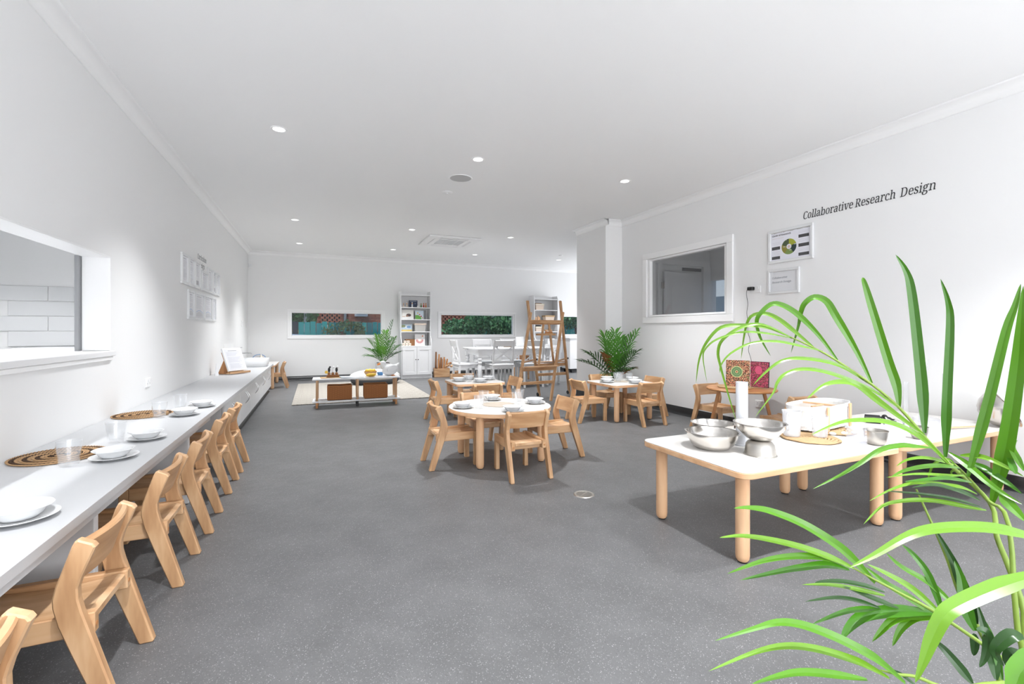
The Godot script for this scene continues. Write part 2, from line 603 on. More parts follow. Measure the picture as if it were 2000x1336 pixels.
func make_room() -> void:
	var s := mb()
	span(s, -4.2, 6.12, -0.12, 0.0, -2.65, 8.15)
	span(s, -4.2, 8.25, -0.12, 0.0, 8.15, 11.1)
	struct(s, "floor", M.floor)
	s = mb()
	span(s, -4.2, 6.12, CEIL, CEIL + 0.14, -2.65, 6.64)
	span(s, -4.2, 6.12, CEIL, CEIL + 0.14, 6.64, 8.15)
	span(s, -4.2, 8.25, CEIL, CEIL + 0.14, 8.15, 11.1)
	struct(s, "ceiling", M.ceiling)
	# left wall with the serving hatch
	s = mb()
	span(s, XL - 0.14, XL, 0, CEIL, -2.65, 1.6)
	span(s, XL - 0.14, XL, 0, CEIL, 3.93, 11.1)
	span(s, XL - 0.14, XL, 0, 0.90, 1.6, 3.93)
	span(s, XL - 0.14, XL, 1.575, CEIL, 1.6, 3.93)
	struct(s, "wall_left", M.wall)
	# right wall with the internal window
	s = mb()
	span(s, XR, XR + 0.12, 0, CEIL, -2.65, 3.86)
	span(s, XR, XR + 0.12, 0, CEIL, 5.19, 5.8)
	span(s, XR, XR + 0.12, 0, 1.265, 3.86, 5.19)
	span(s, XR, XR + 0.12, 2.085, CEIL, 3.86, 5.19)
	struct(s, "wall_right", M.wall)
	s = mb()
	span(s, 4.03, 6.12, 0, CEIL, 5.80, 6.63)
	span(s, 6.0, 6.12, 0, CEIL, 6.63, 8.15)
	span(s, 6.0, 8.25, 0, CEIL, 8.15, 8.3)
	struct(s, "wall_pillar", M.wall)
	# back wall with three long windows
	s = mb()
	var top := 1.515
	var bot := 0.94
	span(s, -1.42, 8.25, 0, bot, 10.95, 11.1)
	span(s, -1.42, 8.25, top, CEIL, 10.95, 11.1)
	for r in [[-1.42, -0.51], [1.46, 2.78], [4.78, 6.17], [7.9, 8.25]]:
		span(s, r[0], r[1], bot, top, 10.95, 11.1)
	struct(s, "wall_back", M.wall)
	s = mb()
	span(s, 8.1, 8.25, 0, CEIL, 8.3, 8.5)
	span(s, 8.1, 8.25, 0, CEIL, 10.6, 10.95)
	span(s, 8.1, 8.25, 2.4, CEIL, 8.5, 10.6)
	struct(s, "wall_alcove", M.wall)
	s = mb()
	span(s, -1.42, -1.1, 0, CEIL, -2.65, -2.5)
	span(s, 4.15, XR + 0.12, 0, CEIL, -2.65, -2.5)
	span(s, -1.1, 4.15, 2.4, CEIL, -2.65, -2.5)
	struct(s, "wall_front", M.wall)
	glazing("door_2", V(-1.1, 0, -2.58), Vector3(1, 0, 0), 5.25, 2.4, 4)
	glazing("door_3", V(8.17, 0, 8.5), Vector3(0, 0, -1), 2.1, 2.4, 2)
	s = mb()
	span(s, -30, 40, -0.4, -0.14, -25, 60)
	struct(s, "ground", M.asphalt)
	s = mb()
	span(s, -6, 9, -0.14, -0.02, -9.5, -2.66)
	span(s, 8.26, 10.9, -0.14, -0.02, 7.0, 11.3)
	struct(s, "patio", M.paving)
	s = mb()
	span(s, -4.4, 6.15, CEIL + 0.14, CEIL + 0.24, -3.2, 6.6)
	span(s, -4.4, 6.15, CEIL + 0.14, CEIL + 0.24, 6.6, 8.1)
	span(s, -4.4, 8.3, CEIL + 0.14, CEIL + 0.24, 8.1, 11.5)
	struct(s, "roof", M.grey)
	# cornices and coved skirtings
	cornice(XL, -2.5, XL, 10.95, Vector2(1, 0))
	cornice(XL, 10.95, 8.1, 10.95, Vector2(0, -1))
	cornice(XR, -2.5, XR, 5.80, Vector2(-1, 0))
	cornice(4.03, 5.80, XR, 5.80, Vector2(0, -1))
	cornice(4.03, 5.715, 4.03, 6.63, Vector2(-1, 0))
	cornice(4.03, 6.63, 6.0, 6.63, Vector2(0, 1))
	skirting("baseboard_left", XL, -2.5, XL, 10.95, Vector2(1, 0))
	skirting("baseboard_back", XL, 10.95, 8.1, 10.95, Vector2(0, -1))
	skirting("baseboard_right", XR, -2.5, XR, 5.80, Vector2(-1, 0))
	skirting("baseboard_pillar_face", 4.03, 5.80, XR, 5.80, Vector2(0, -1))
	skirting("baseboard_pillar_side", 4.03, 5.76, 4.03, 6.63, Vector2(-1, 0))
	# windows of the back wall: frame, sill line and pane
	var wn := 0
	for r in [[-0.51, 1.46], [2.78, 4.78], [6.17, 7.9]]:
		wn += 1
		var w := frame_node("window_%d" % wn, V((r[0] + r[1]) * 0.5, bot, 11.0))
		var hw: float = (r[1] - r[0]) * 0.5
		var hh: float = (top - bot)
		for k in [[-1, 0], [1, 0], [0, -1], [0, 1]]:
			s = mb()
			if k[0] != 0:
				box(s, Vector3(k[0] * (hw - 0.028), hh * 0.5, 0.0), Vector3(0.05, hh - 0.006, 0.09), 0.004)
			else:
				box(s, Vector3(0, hh * 0.5 + k[1] * (hh * 0.5 - 0.025), 0.0), Vector3(hw * 2 - 0.11, 0.045, 0.09), 0.004)
			part(s, "window_frame", M.trim, w)
		s = mb()
		for k in [-1, 1]:
			box(s, Vector3(0, hh * 0.5 + k * (hh * 0.5 + 0.012), 0.055), Vector3(hw * 2 + 0.07, 0.045, 0.02), 0.003)
			box(s, Vector3(k * (hw + 0.012), hh * 0.5, 0.055), Vector3(0.045, hh - 0.022, 0.02), 0.003)
		part(s, "architrave", M.trim, w)
		s = mb()
		box(s, Vector3(0, hh * 0.5, -0.01), Vector3(hw * 2 - 0.1, hh - 0.09, 0.006))
		part(s, "pane", M.glass, w)
	# internal window in the right wall
	var iw := frame_node("window_4", V(XR, 1.18, 4.525))
	s = mb()
	for k in [-1, 1]:
		box(s, Vector3(-0.012, 0.493 + k * 0.45, 0), Vector3(0.024, 0.085, 1.54), 0.004)
		box(s, Vector3(-0.012, 0.493, k * 0.7275), Vector3(0.024, 0.815, 0.085), 0.004)
	part(s, "architrave", M.trim, iw)
	s = mb()
	for k in [-1, 1]:
		box(s, Vector3(0.05, 0.495 + k * 0.392, 0), Vector3(0.10, 0.026, 1.32), 0.003)
		box(s, Vector3(0.05, 0.495, k * 0.65), Vector3(0.10, 0.758, 0.026), 0.003)
	part(s, "window_frame", M.trim, iw)
	s = mb()
	box(s, Vector3(0.045, 0.495, 0), Vector3(0.006, 0.76, 1.275))
	part(s, "pane", M.tint_glass, iw)
	make_office()
	make_kitchen()

func glazing(called: String, at: Vector3, along: Vector3, width: float, h: float, n: int) -> void:
	# sliding glass doors: n framed leaves side by side
	var o := frame_node(called, at)
	var w := width / n
	var deep := along.cross(Vector3.UP).abs()
	for k in n:
		var c := along * (w * (k + 0.5))
		var s := mb()
		for q in [-1, 1]:
			box(s, c + along * q * (w * 0.5 - 0.03) + Vector3(0, h * 0.5, 0), along.abs() * 0.055 + deep * 0.06 + Vector3(0, h, 0), 0.004)
			box(s, c + Vector3(0, h * 0.5 + q * (h * 0.5 - 0.035), 0), along.abs() * (w - 0.12) + deep * 0.06 + Vector3(0, 0.07, 0), 0.004)
		var f := part(s, "door_leaf", M.trim, o)
		s = mb()
		box(s, c + Vector3(0, h * 0.5, 0), along.abs() * (w - 0.11) + deep * 0.008 + Vector3(0, h - 0.13, 0))
		part(s, "pane", M.glass, f)

func make_office() -> void:
	var s := mb()
	span(s, XR + 0.12, 6.12, 0, CEIL, 5.66, 5.80)
	struct(s, "wall_office_back", M.wall)
	s = mb()
	span(s, 5.98, 6.12, 0, CEIL, 2.4, 5.25)
	span(s, 5.98, 6.12, 0, 0.25, 5.25, 5.62)
	span(s, 5.98, 6.12, 1.95, CEIL, 5.25, 5.66)
	struct(s, "wall_office_side", M.wall)
	s = mb()
	span(s, XR + 0.12, 6.12, 0, CEIL, 2.26, 2.4)
	struct(s, "wall_office_front", M.wall)
	# narrow window of the office
	var w := frame_node("window_5", V(5.98, 0.25, 5.45))
	s = mb()
	box(s, Vector3(0.04, 0.85, 0.18), Vector3(0.12, 1.7, 0.05), 0.004)
	box(s, Vector3(0.04, 1.675, -0.03), Vector3(0.12, 0.05, 0.36), 0.004)
	box(s, Vector3(-0.01, 0.87, 0.23), Vector3(0.02, 1.78, 0.06), 0.003)
	part(s, "window_frame", M.trim, w)
	s = mb()
	box(s, Vector3(0.05, 0.83, -0.02), Vector3(0.006, 1.64, 0.34))
	part(s, "pane", M.glass, w)
	# door standing ajar in the back wall of the office
	var dr := frame_node("door_1", V(4.92, 0, 5.66))
	s = mb()
	box(s, Vector3(0.0, 1.06, 0.02), Vector3(0.09, 2.12, 0.04), 0.003)
	box(s, Vector3(0.96, 1.06, 0.02), Vector3(0.16, 2.12, 0.04), 0.003)
	box(s, Vector3(0.45, 2.16, 0.02), Vector3(1.16, 0.09, 0.04), 0.003)
	part(s, "door_frame", M.trim, dr)
	s = mb()
	box(s, Vector3(0.44, 1.0, 0.045), Vector3(0.80, 1.99, 0.036), 0.003, Basis(Vector3.UP, deg_to_rad(4)))
	var leaf := part(s, "door_leaf", M.white, dr)
	s = mb()
	box(s, Vector3(0.035, 1.78, 0.07), Vector3(0.085, 0.10, 0.012), 0.002)
	tube(s, [Vector3(0.035, 1.73, 0.08), Vector3(0.035, 1.83, 0.08)], 0.008, 8)
	part(s, "hinge", M.brushed, leaf)
	s = mb()
	box(s, Vector3(0.66, 2.06, 0.012), Vector3(0.40, 0.05, 0.006))
	part(s, "dark_gap", M.dark_gap, dr)

func make_kitchen() -> void:
	var s := mb()
	span(s, -4.2, -4.05, 0, CEIL, 0.4, 6.2)
	struct(s, "wall_kitchen", M.wall)
	s = mb()
	span(s, -4.05, XL - 0.14, 0, CEIL, 6.05, 6.2)
	struct(s, "wall_kitchen_end", M.wall)
	s = mb()
	span(s, -4.05, XL - 0.14, 0, CEIL, 0.4, 0.55)
	struct(s, "wall_kitchen_near", M.wall)
	# splashback of wide white tiles on the kitchen's end wall, laid in half bond
	s = mb()
	box(s, Vector3.ZERO, Vector3(0.596, 0.146, 0.012), 0.003)
	s.generate_normals()
	var tile := s.commit()
	tile.surface_set_material(0, M.porcelain)
	var wall := get_node("wall_kitchen_end")
	for row in 4:
		for k in 3:
			var off := 0.3 if row % 2 == 1 else 0.0
			if -2.45 + k * 0.6 - off + 0.298 > XL - 0.14:
				continue
			again(tile, "tile", wall, Transform3D(Basis(), V(-2.45 + k * 0.6 - off, 0.995 + row * 0.15, 6.046)))
	# hatch: lining, sill board, dark shutter track
	var h := frame_node("hatch_lining", V(XL, 0.9, 2.77))
	s = mb()
	box(s, Vector3(-0.07, 0.02, 0.0), Vector3(0.19, 0.036, 2.40), 0.004)
	part(s, "sill_board", M.white, h)
	s = mb()
	box(s, Vector3(-0.065, 0.355, -1.155), Vector3(0.15, 0.63, 0.012), 0.002)
	box(s, Vector3(-0.065, 0.355, 1.16), Vector3(0.15, 0.63, 0.012), 0.002)
	box(s, Vector3(-0.065, 0.672, 0.0), Vector3(0.15, 0.012, 2.3), 0.002)
	part(s, "reveal", M.trim, h)
	s = mb()
	box(s, Vector3(-0.155, 0.355, -1.14), Vector3(0.022, 0.63, 0.045), 0.002)
	part(s, "shutter_track", M.grey, h)
	s = mb()
	box(s, Vector3(0.008, -0.012, 0.0), Vector3(0.016, 0.026, 2.36), 0.003)
	part(s, "apron", M.trim, h)
	var b := thing("kitchen_bench", "white kitchen bench behind the serving hatch", "bench", V(-1.95, 0, 3.4))
	s = mb()
	box(s, Vector3(0.0, 0.90, 0), Vector3(0.98, 0.035, 5.2), 0.003)
	part(s, "bench_top", M.laminate, b)
	s = mb()
	box(s, Vector3(0.0, 0.44, 0), Vector3(0.92, 0.88, 5.1), 0.003)
	part(s, "cupboard_body", M.white, b)

# ---------------------------------------------------------------- child chairs
var chair0: Node3D

func build_chair(label: String, at: Vector3, turn: float) -> Node3D:
	# origin on the floor under the rear feet, forward is -z
	var o := thing("child_chair", label, "chair", at, turn, "small oak children's chairs")
	var side := PackedVector2Array([Vector2(0.004, 0.0), Vector2(0.040, 0.0), Vector2(0.044, 0.006), Vector2(0.104, 0.175), Vector2(0.134, 0.265), Vector2(0.145, 0.315), Vector2(0.146, 0.340), Vector2(0.139, 0.372), Vector2(0.104, 0.478), Vector2(0.098, 0.490), Vector2(0.090, 0.494), Vector2(0.058, 0.478), Vector2(0.052, 0.468), Vector2(0.084, 0.388), Vector2(0.091, 0.360), Vector2(0.090, 0.330), Vector2(0.082, 0.295), Vector2(0.052, 0.190), Vector2(0.0, 0.006)])
	var bas := Basis(Vector3(0, 0, -1), Vector3(0, 1, 0), Vector3(1, 0, 0)) # local x -> forward, z -> sideways
	for k in [-1, 1]:
		var s := mb()
		prism(s, side, 0.029, Transform3D(bas, Vector3(k * 0.153, 0, 0)), 0.004)
		part(s, "rear_leg", M.oak[1], o)
	for k in [-1, 1]:
		var s := mb()
		box(s, Vector3(k * 0.122, 0.137, -0.389), Vector3(0.032, 0.274, 0.040), 0.004)
		part(s, "front_leg", M.oak[1], o)
	for k in [-1, 1]:
		var s := mb()
		box(s, Vector3(k * 0.1235, 0.243, -0.216), Vector3(0.029, 0.062, 0.305), 0.003)
		var rail := part(s, "side_rail", M.oak_b[2], o)
		s = mb()
		lathe(s, [[0.0, 0.001], [0.007, 0.001], [0.007, -0.001]], 10, Transform3D(Basis(Vector3.RIGHT, PI * 0.5), Vector3(k * 0.1235, 0.236, -0.0633)))
		part(s, "screw_cap", M.dark_oak[1], rail)
	# dished seat board between the rails
	var st := mb()
	var prof := [Vector2(0.068, 0.246), Vector2(0.068, 0.264), Vector2(0.085, 0.270), Vector2(0.13, 0.262), Vector2(0.2, 0.256), Vector2(0.28, 0.256), Vector2(0.35, 0.262), Vector2(0.39, 0.268), Vector2(0.407, 0.264), Vector2(0.407, 0.246)]
	prism(st, PackedVector2Array(prof), 0.212, Transform3D(bas, Vector3.ZERO), 0.002)
	part(st, "seat", M.oak[2], o)
	st = mb()
	box(st, Vector3(0, 0.228, -0.390), Vector3(0.210, 0.034, 0.022), 0.003)
	part(st, "front_rail", M.oak_b[0], o)
	st = mb()
	box(st, Vector3(0, 0.228, -0.115), Vector3(0.215, 0.034, 0.022), 0.003)
	part(st, "rear_rail", M.oak_b[0], o)
	# curved backrest
	st = mb()
	var n := 10
	for i in n:
		var xa := -0.138 + 0.276 * i / n
		var xb := -0.138 + 0.276 * (i + 1) / n
		var fa := -0.020 * (1.0 - pow(xa / 0.138, 2))
		var fb := -0.020 * (1.0 - pow(xb / 0.138, 2))
		var cs := [Vector2(0.125, 0.372), Vector2(0.089, 0.484), Vector2(0.086, 0.488), Vector2(0.074, 0.484), Vector2(0.070, 0.478), Vector2(0.105, 0.368)]
		for q in cs.size():
			var c0: Vector2 = cs[q]
			var c1: Vector2 = cs[(q + 1) % cs.size()]
			var e := (c1 - c0).normalized()
			var out := Vector3(0, -e.x, -e.y) * -1.0
			out = Vector3(0, (c0.y + c1.y) * 0.5 - 0.43, -((c0.x + c1.x) * 0.5 - 0.098))
			st.set_smooth_group(20 + q)
			quad(st, Vector3(xa, c0.y, -(c0.x + fa)), Vector3(xb, c0.y, -(c0.x + fb)), Vector3(xb, c1.y, -(c1.x + fb)), Vector3(xa, c1.y, -(c1.x + fa)), out)
	st.set_smooth_group(-1)
	part(st, "backrest", M.oak_b[0], o)
	return o

func chair(label: String, x: float, d: float, turn: float) -> void:
	# x, d: middle of the line between the rear feet
	if chair0 == null:
		chair0 = build_chair(label, V(x, 0, d), turn)
	else:
		copy(chair0, label, V(x, 0, d), turn)

func make_chairs() -> void:
	# along the counter, backs towards the room
	chair("oak child chair at the counter, nearest of the row, cut off at lower left", -0.49, 1.13, 90)
	chair("second nearest oak child chair in the row along the white counter", -0.51, 1.80, 90)
	chair("third oak child chair from the near end of the white counter", -0.505, 2.475, 90)
	chair("fourth oak child chair from the near end of the white counter", -0.495, 3.02, 91)
	chair("fifth oak child chair in the counter row, second farthest", -0.50, 3.665, 90)
	chair("farthest oak child chair in the counter row, in front of the cupboard handles", -0.495, 4.16, 89)
	# round table
	chair("oak child chair at the round table seen from behind, nearest to the viewer", 1.425, 2.94, 0)
	chair("oak child chair on the left side of the round table", 0.80, 3.625, -90)
	chair("oak child chair on the right side of the round table", 2.125, 3.515, 88)
	chair("oak child chair on the far side of the round table, mostly hidden", 1.425, 4.235, 180)
	# left square table
	chair("oak child chair at the left square table, facing right beside the rug", 1.215, 5.40, -90)
	chair("oak child chair between the round table and left square table, back to viewer", 1.755, 4.675, 0)
	chair("oak child chair at the left square table, in front of the easel", 2.445, 5.38, 90)
	chair("oak child chair behind the left square table, only its top rail showing", 1.86, 6.16, 180)
	# right square table
	chair("oak child chair left of the right square table, beside the easel foot", 2.80, 4.73, -91)
	chair("oak child chair in front of the right square table, back to viewer", 3.515, 4.085, 1)
	chair("oak child chair right of the square table, close to the right wall", 4.09, 4.69, 90)
	chair("oak child chair behind the right square table, in front of the palm", 3.56, 5.345, 180)
	# by the right wall
	chair("oak child chair by the right wall, left of the small dark round table", 4.0, 3.92, 180)
	chair("oak child chair by the right wall, behind the white oval basket", 4.02, 2.67, 0)
	# far end
	chair("small oak chair at the far end table by the back wall", -0.455, 9.76, 90)

# ---------------------------------------------------------------- tables
func table_leg(o: Node3D, at: Vector3, h: float, r := 0.031) -> void:
	var s := mb()
	lathe(s, [[0.0, 0.006], [r * 0.72, 0.006], [r * 0.93, 0.016], [r, 0.032], [r, h], [0.0, h]], 20, Transform3D(Basis(), at))
	var leg := part(s, "leg", M.beech[1], o)
	s = mb()
	lathe(s, [[0.0, 0.0], [r * 0.66, 0.0], [r * 0.7, 0.007], [0.0, 0.007]], 14, Transform3D(Basis(), at))
	part(s, "foot_glide", M.black, leg)
	s = mb()
	lathe(s, [[r * 1.28, h - 0.006], [r * 1.28, h], [0.0, h], [0.0, h - 0.006], [r * 1.28, h - 0.006]], 18, Transform3D(Basis(), at))
	part(s, "fixing_plate", M.brushed, leg)

func slab_table(called: String, label: String, x: float, d: float, w: float, l: float, r: float, legx: float, legd: float, group := "") -> Node3D:
	var o := thing(called, label, "table", V(x, 0, d), 0, group)
	var s := mb()
	prism(s, rrect(w - 0.002, l - 0.002, r, 6), 0.004, Transform3D(FLAT, Vector3(0, 0.4385, 0)), 0.001, true)
	part(s, "laminate_top", M.top, o)
	s = mb()
	prism(s, rrect(w, l, r, 6), 0.028, Transform3D(FLAT, Vector3(0, 0.4225, 0)), 0.003, true)
	part(s, "tabletop", M.beech[0], o)
	for q in [[-1, -1], [1, -1], [-1, 1], [1, 1]]:
		table_leg(o, Vector3(q[0] * legx, 0, q[1] * legd), 0.408)
	return o

func make_tables() -> void:
	# round table
	var o := thing("round_table", "round cream-topped children's table with beech edge and four round legs", "table", V(1.445, 0, 3.625))
	var s := mb()
	lathe(s, [[0.0, 0.4375], [0.431, 0.4375], [0.431, 0.4395], [0.430, 0.4405], [0.0, 0.4405]], 56)
	part(s, "laminate_top", M.top, o)
	s = mb()
	lathe(s, [[0.0, 0.408], [0.430, 0.408], [0.433, 0.411], [0.433, 0.434], [0.431, 0.4372], [0.0, 0.4372]], 56)
	part(s, "tabletop", M.beech[0], o)
	for q in [[-1, -1], [1, -1], [-1, 1], [1, 1]]:
		table_leg(o, Vector3(q[0] * 0.265, 0, q[1] * 0.25), 0.408)
	slab_table("square_table", "square cream-topped children's table behind the round table, set for four", 1.86, 5.54, 0.63, 0.60, 0.05, 0.26, 0.245)
	slab_table("square_table", "square cream-topped children's table near the right wall, set for four", 3.50, 4.71, 0.64, 0.62, 0.05, 0.24, 0.24)
	slab_table("sensory_table", "long cream-topped low table in the foreground holding steel bowls", 2.34, 1.805, 1.20, 0.71, 0.06, 0.515, 0.27)
	slab_table("sensory_table", "second long low table against the right wall, holding the colander", 3.605, 1.805, 1.31, 0.71, 0.06, 0.575, 0.27)
	slab_table("end_table", "low white-topped table at the far end of the counter", -0.96, 10.1, 0.56, 1.24, 0.04, 0.235, 0.56)
	# dark round side table by the wall
	o = thing("side_table", "small round brown oak side table with splayed legs by the right wall", "table", V(3.945, 0, 3.335))
	s = mb()
	lathe(s, [[0.0, 0.478], [0.315, 0.478], [0.324, 0.486], [0.324, 0.494], [0.318, 0.500], [0.0, 0.500]], 44)
	part(s, "tabletop", M.dark_oak[0], o)
	for k in 4:
		var a := PI * 0.25 + k * PI * 0.5
		var c := Vector3(cos(a), 0, sin(a))
		s = mb()
		bar(s, c * 0.20 + Vector3(0, 0.478, 0), c * 0.305 + Vector3(0, 0.004, 0), 0.042, 0.030, c.cross(Vector3.UP), 0.005)
		part(s, "leg", M.dark_oak[1], o)

# ---------------------------------------------------------------- the long counter
func make_counter() -> void:
	var o := thing("service_counter", "long white counter top running along the left wall", "counter", V(-0.985, 0, 4.3))
	var s := mb()
	box(s, Vector3(0, 0.468, 0), Vector3(0.588, 0.034, 10.1), 0.002)
	part(s, "top_board", M.laminate, o)
	s = mb()
	box(s, Vector3(0.282, 0.441, 2.7), Vector3(0.018, 0.02, 4.6), 0.001)
	part(s, "under_rail", M.laminate, o)
	var pl := ["white upright panel holding up the near part of the counter, beside a chair leg", "white upright panel under the counter between the farther chairs", "white upright panel under the counter below the frame's edge"]
	var k := 0
	for d in [2.10, 3.42, 0.55]:
		s = mb()
		box(s, Vector3(0, 0.2255, 0), Vector3(0.54, 0.449, 0.034), 0.002)
		var p := part(s, "counter_support", M.white)
		p.position = V(-0.99, 0.001, d)
		tag(p, pl[k], "panel", "upright panels under the counter")
		k += 1
	# five two-door cupboards
	var where := ["first floor cupboard under the counter, right behind the chairs", "second floor cupboard under the counter, counted from the chairs", "middle floor cupboard of five under the white counter", "fourth floor cupboard under the counter, below the wooden book stand", "last floor cupboard under the counter, below the white basin"]
	var first: Node3D = null
	for i in 5:
		var at := V(-0.99, 0, 5.08 + 0.92 * i)
		if first:
			copy(first, where[i], at)
			continue
		var c := thing("counter_cupboard", where[i], "cupboard", at, 0, "white cupboards under the counter")
		first = c
		s = mb()
		box(s, Vector3(-0.01, 0.270, 0), Vector3(0.52, 0.350, 0.916), 0.001)
		part(s, "body", M.white, c)
		for q in [-1, 1]:
			s = mb()
			box(s, Vector3(0.262, 0.268, q * 0.2295), Vector3(0.018, 0.354, 0.453), 0.002)
			var dr := part(s, "door", M.white, c)
			s = mb()
			var pts := []
			for t in 9:
				var f := PI * t / 8.0
				pts.append(Vector3(0.268 + sin(f) * 0.032, 0.345 - 0.13 * t / 8.0 + 0.04, q * 0.045))
			tube(s, pts, 0.0042, 8)
			part(s, "handle", M.chrome, dr)
	s = mb()
	box(s, Vector3(-0.03, 0.046, 0), Vector3(0.47, 0.09, 4.6), 0.0)
	var kick := part(s, "plinth", M.dark_gap)
	kick.position = V(-0.99, 0, 6.92)
	tag(kick, "dark recessed plinth under the row of white cupboards", "plinth")
	skirting("baseboard_counter", -0.784, 4.62, -0.784, 9.22, Vector2(1, 0), 0.09)

# ---------------------------------------------------------------- tableware
var proto := {}

func put(kind: String, label: String, at: Vector3, turn := 0.0) -> Node3D:
	# one more of a kind that has been built once
	var src: Node3D = proto[kind]
	if not src.has_meta("used"):
		src.set_meta("used", 1)
		src.position = at
		src.rotation_degrees.y = turn
		src.set_meta("label", label)
		return src
	return copy(src, label, at, turn)

func solo(s: SurfaceTool, called: String, m: Material, label: String, category: String, at := Vector3.ZERO, turn := 0.0, group := "") -> MeshInstance3D:
	# a thing that is one piece
	var o := part(s, called, m)
	o.position = at
	o.rotation_degrees.y = turn
	tag(o, label, category, group)
	return o

func make_tableware() -> void:
	var s := mb()
	lathe(s, [[0.0, 0.0], [0.050, 0.0], [0.053, 0.003], [0.058, 0.003], [0.078, 0.010], [0.0905, 0.0145], [0.091, 0.016], [0.0895, 0.0165], [0.077, 0.0128], [0.056, 0.007], [0.0, 0.006]], 40)
	proto.plate = solo(s, "plate", M.porcelain, "white plate", "plate", Vector3.ZERO, 0, "white side plates")
	s = mb()
	lathe(s, [[0.0, 0.0], [0.042, 0.0], [0.045, 0.003], [0.054, 0.010], [0.064, 0.026], [0.078, 0.0335], [0.0795, 0.035], [0.078, 0.036], [0.064, 0.0305], [0.051, 0.014], [0.040, 0.008], [0.0, 0.0065]], 40)
	proto.bowl = solo(s, "bowl", M.porcelain, "white bowl", "bowl", Vector3.ZERO, 0, "shallow white bowls")
	s = mb()
	lathe(s, [[0.0, 0.0], [0.031, 0.0], [0.034, 0.004], [0.037, 0.035], [0.042, 0.066], [0.0455, 0.104], [0.046, 0.106], [0.0447, 0.106], [0.0435, 0.102], [0.040, 0.066], [0.033, 0.034], [0.030, 0.014], [0.0, 0.010]], 20, Transform3D(), 0.02)
	proto.glass = solo(s, "drinking_glass", M.tumbler, "clear tumbler", "glass", Vector3.ZERO, 0, "clear faceted tumblers")
	var ct := 0.4865
	var tt := 0.4415
	var sets := [
		[-0.835, 1.90, ct, "on the counter, nearest, cut by the left edge of the picture"],
		[-0.845, 2.655, ct, "on the counter beside the nearer dark woven mat"],
		[-0.835, 3.06, ct, "on the counter, third from the near end"],
		[-0.83, 3.83, ct, "on the counter beside the farther woven mat"],
		[-0.80, 4.20, ct, "on the counter, farthest of the five settings"],
		[1.118, 3.62, tt, "at the left place of the round table"],
		[1.424, 3.295, tt, "at the near place of the round table, behind the chair back"],
		[1.765, 3.60, tt, "at the right place of the round table"],
		[1.49, 3.93, tt, "at the far place of the round table, behind the glasses"],
		[1.67, 5.575, tt, "at the left place of the left square table"],
		[1.885, 5.375, tt, "at the near place of the left square table"],
		[2.075, 5.60, tt, "at the right place of the left square table"],
		[1.85, 5.745, tt, "at the far place of the left square table, behind a glass"],
		[3.30, 4.72, tt, "at the left place of the right square table"],
		[3.56, 4.50, tt, "at the near place of the right square table"],
		[3.72, 4.76, tt, "at the right place of the right square table"],
		[3.46, 4.945, tt, "at the far place of the right square table, below the palm"],
	]
	for a in sets:
		put("plate", "white plate %s" % a[3], V(a[0], a[2], a[1]))
		put("bowl", "shallow white bowl %s" % a[3], V(a[0] - 0.003, a[2] + 0.0085, a[1] + 0.003))
	var gl := [
		[-0.985, 2.60, ct, "clear tumbler in front of the nearer dark woven mat on the counter"],
		[-0.965, 3.05, ct, "clear tumbler on the counter left of the third bowl"],
		[-0.965, 3.79, ct, "clear tumbler in front of the farther woven mat on the counter"],
		[-0.935, 4.175, ct, "farthest clear tumbler on the counter"],
		[1.232, 3.545, tt, "clear tumbler on the round table, right of the left bowl"],
		[1.362, 3.80, tt, "clear tumbler at the far side of the round table, in front of the far bowl"],
		[1.592, 3.60, tt, "clear tumbler on the round table, between the mat and the right bowl"],
		[1.690, 3.765, tt, "clear tumbler on the round table, behind the right bowl"],
		[1.765, 5.47, tt, "clear tumbler on the left square table, between two bowls"],
		[2.005, 5.755, tt, "clear tumbler at the far right of the left square table"],
		[3.455, 4.70, tt, "clear tumbler on the right square table, next to the left bowl"],
		[3.50, 4.795, tt, "clear tumbler on the right square table, in front of the far bowl"],
		[3.595, 4.665, tt, "clear tumbler on the right square table, behind the near bowl"],
		[3.595, 4.85, tt, "clear tumbler on the right square table, next to the right bowl"],
	]
	for a in gl:
		put("glass", a[3], V(a[0], a[2], a[1]))
	# woven mats
	woven_mat("open-weave round seagrass mat on the counter, nearer one with a glass before it", V(-1.095, ct, 2.80), 0.165, true)
	woven_mat("open-weave round seagrass mat on the counter, farther one", V(-1.10, ct, 3.95), 0.165, true)
	woven_mat("beige round placemat in the middle of the round table", V(1.445, tt, 3.66), 0.14, false)
	woven_mat("small beige placemat in the middle of the right square table", V(3.515, tt, 4.735), 0.10, false)

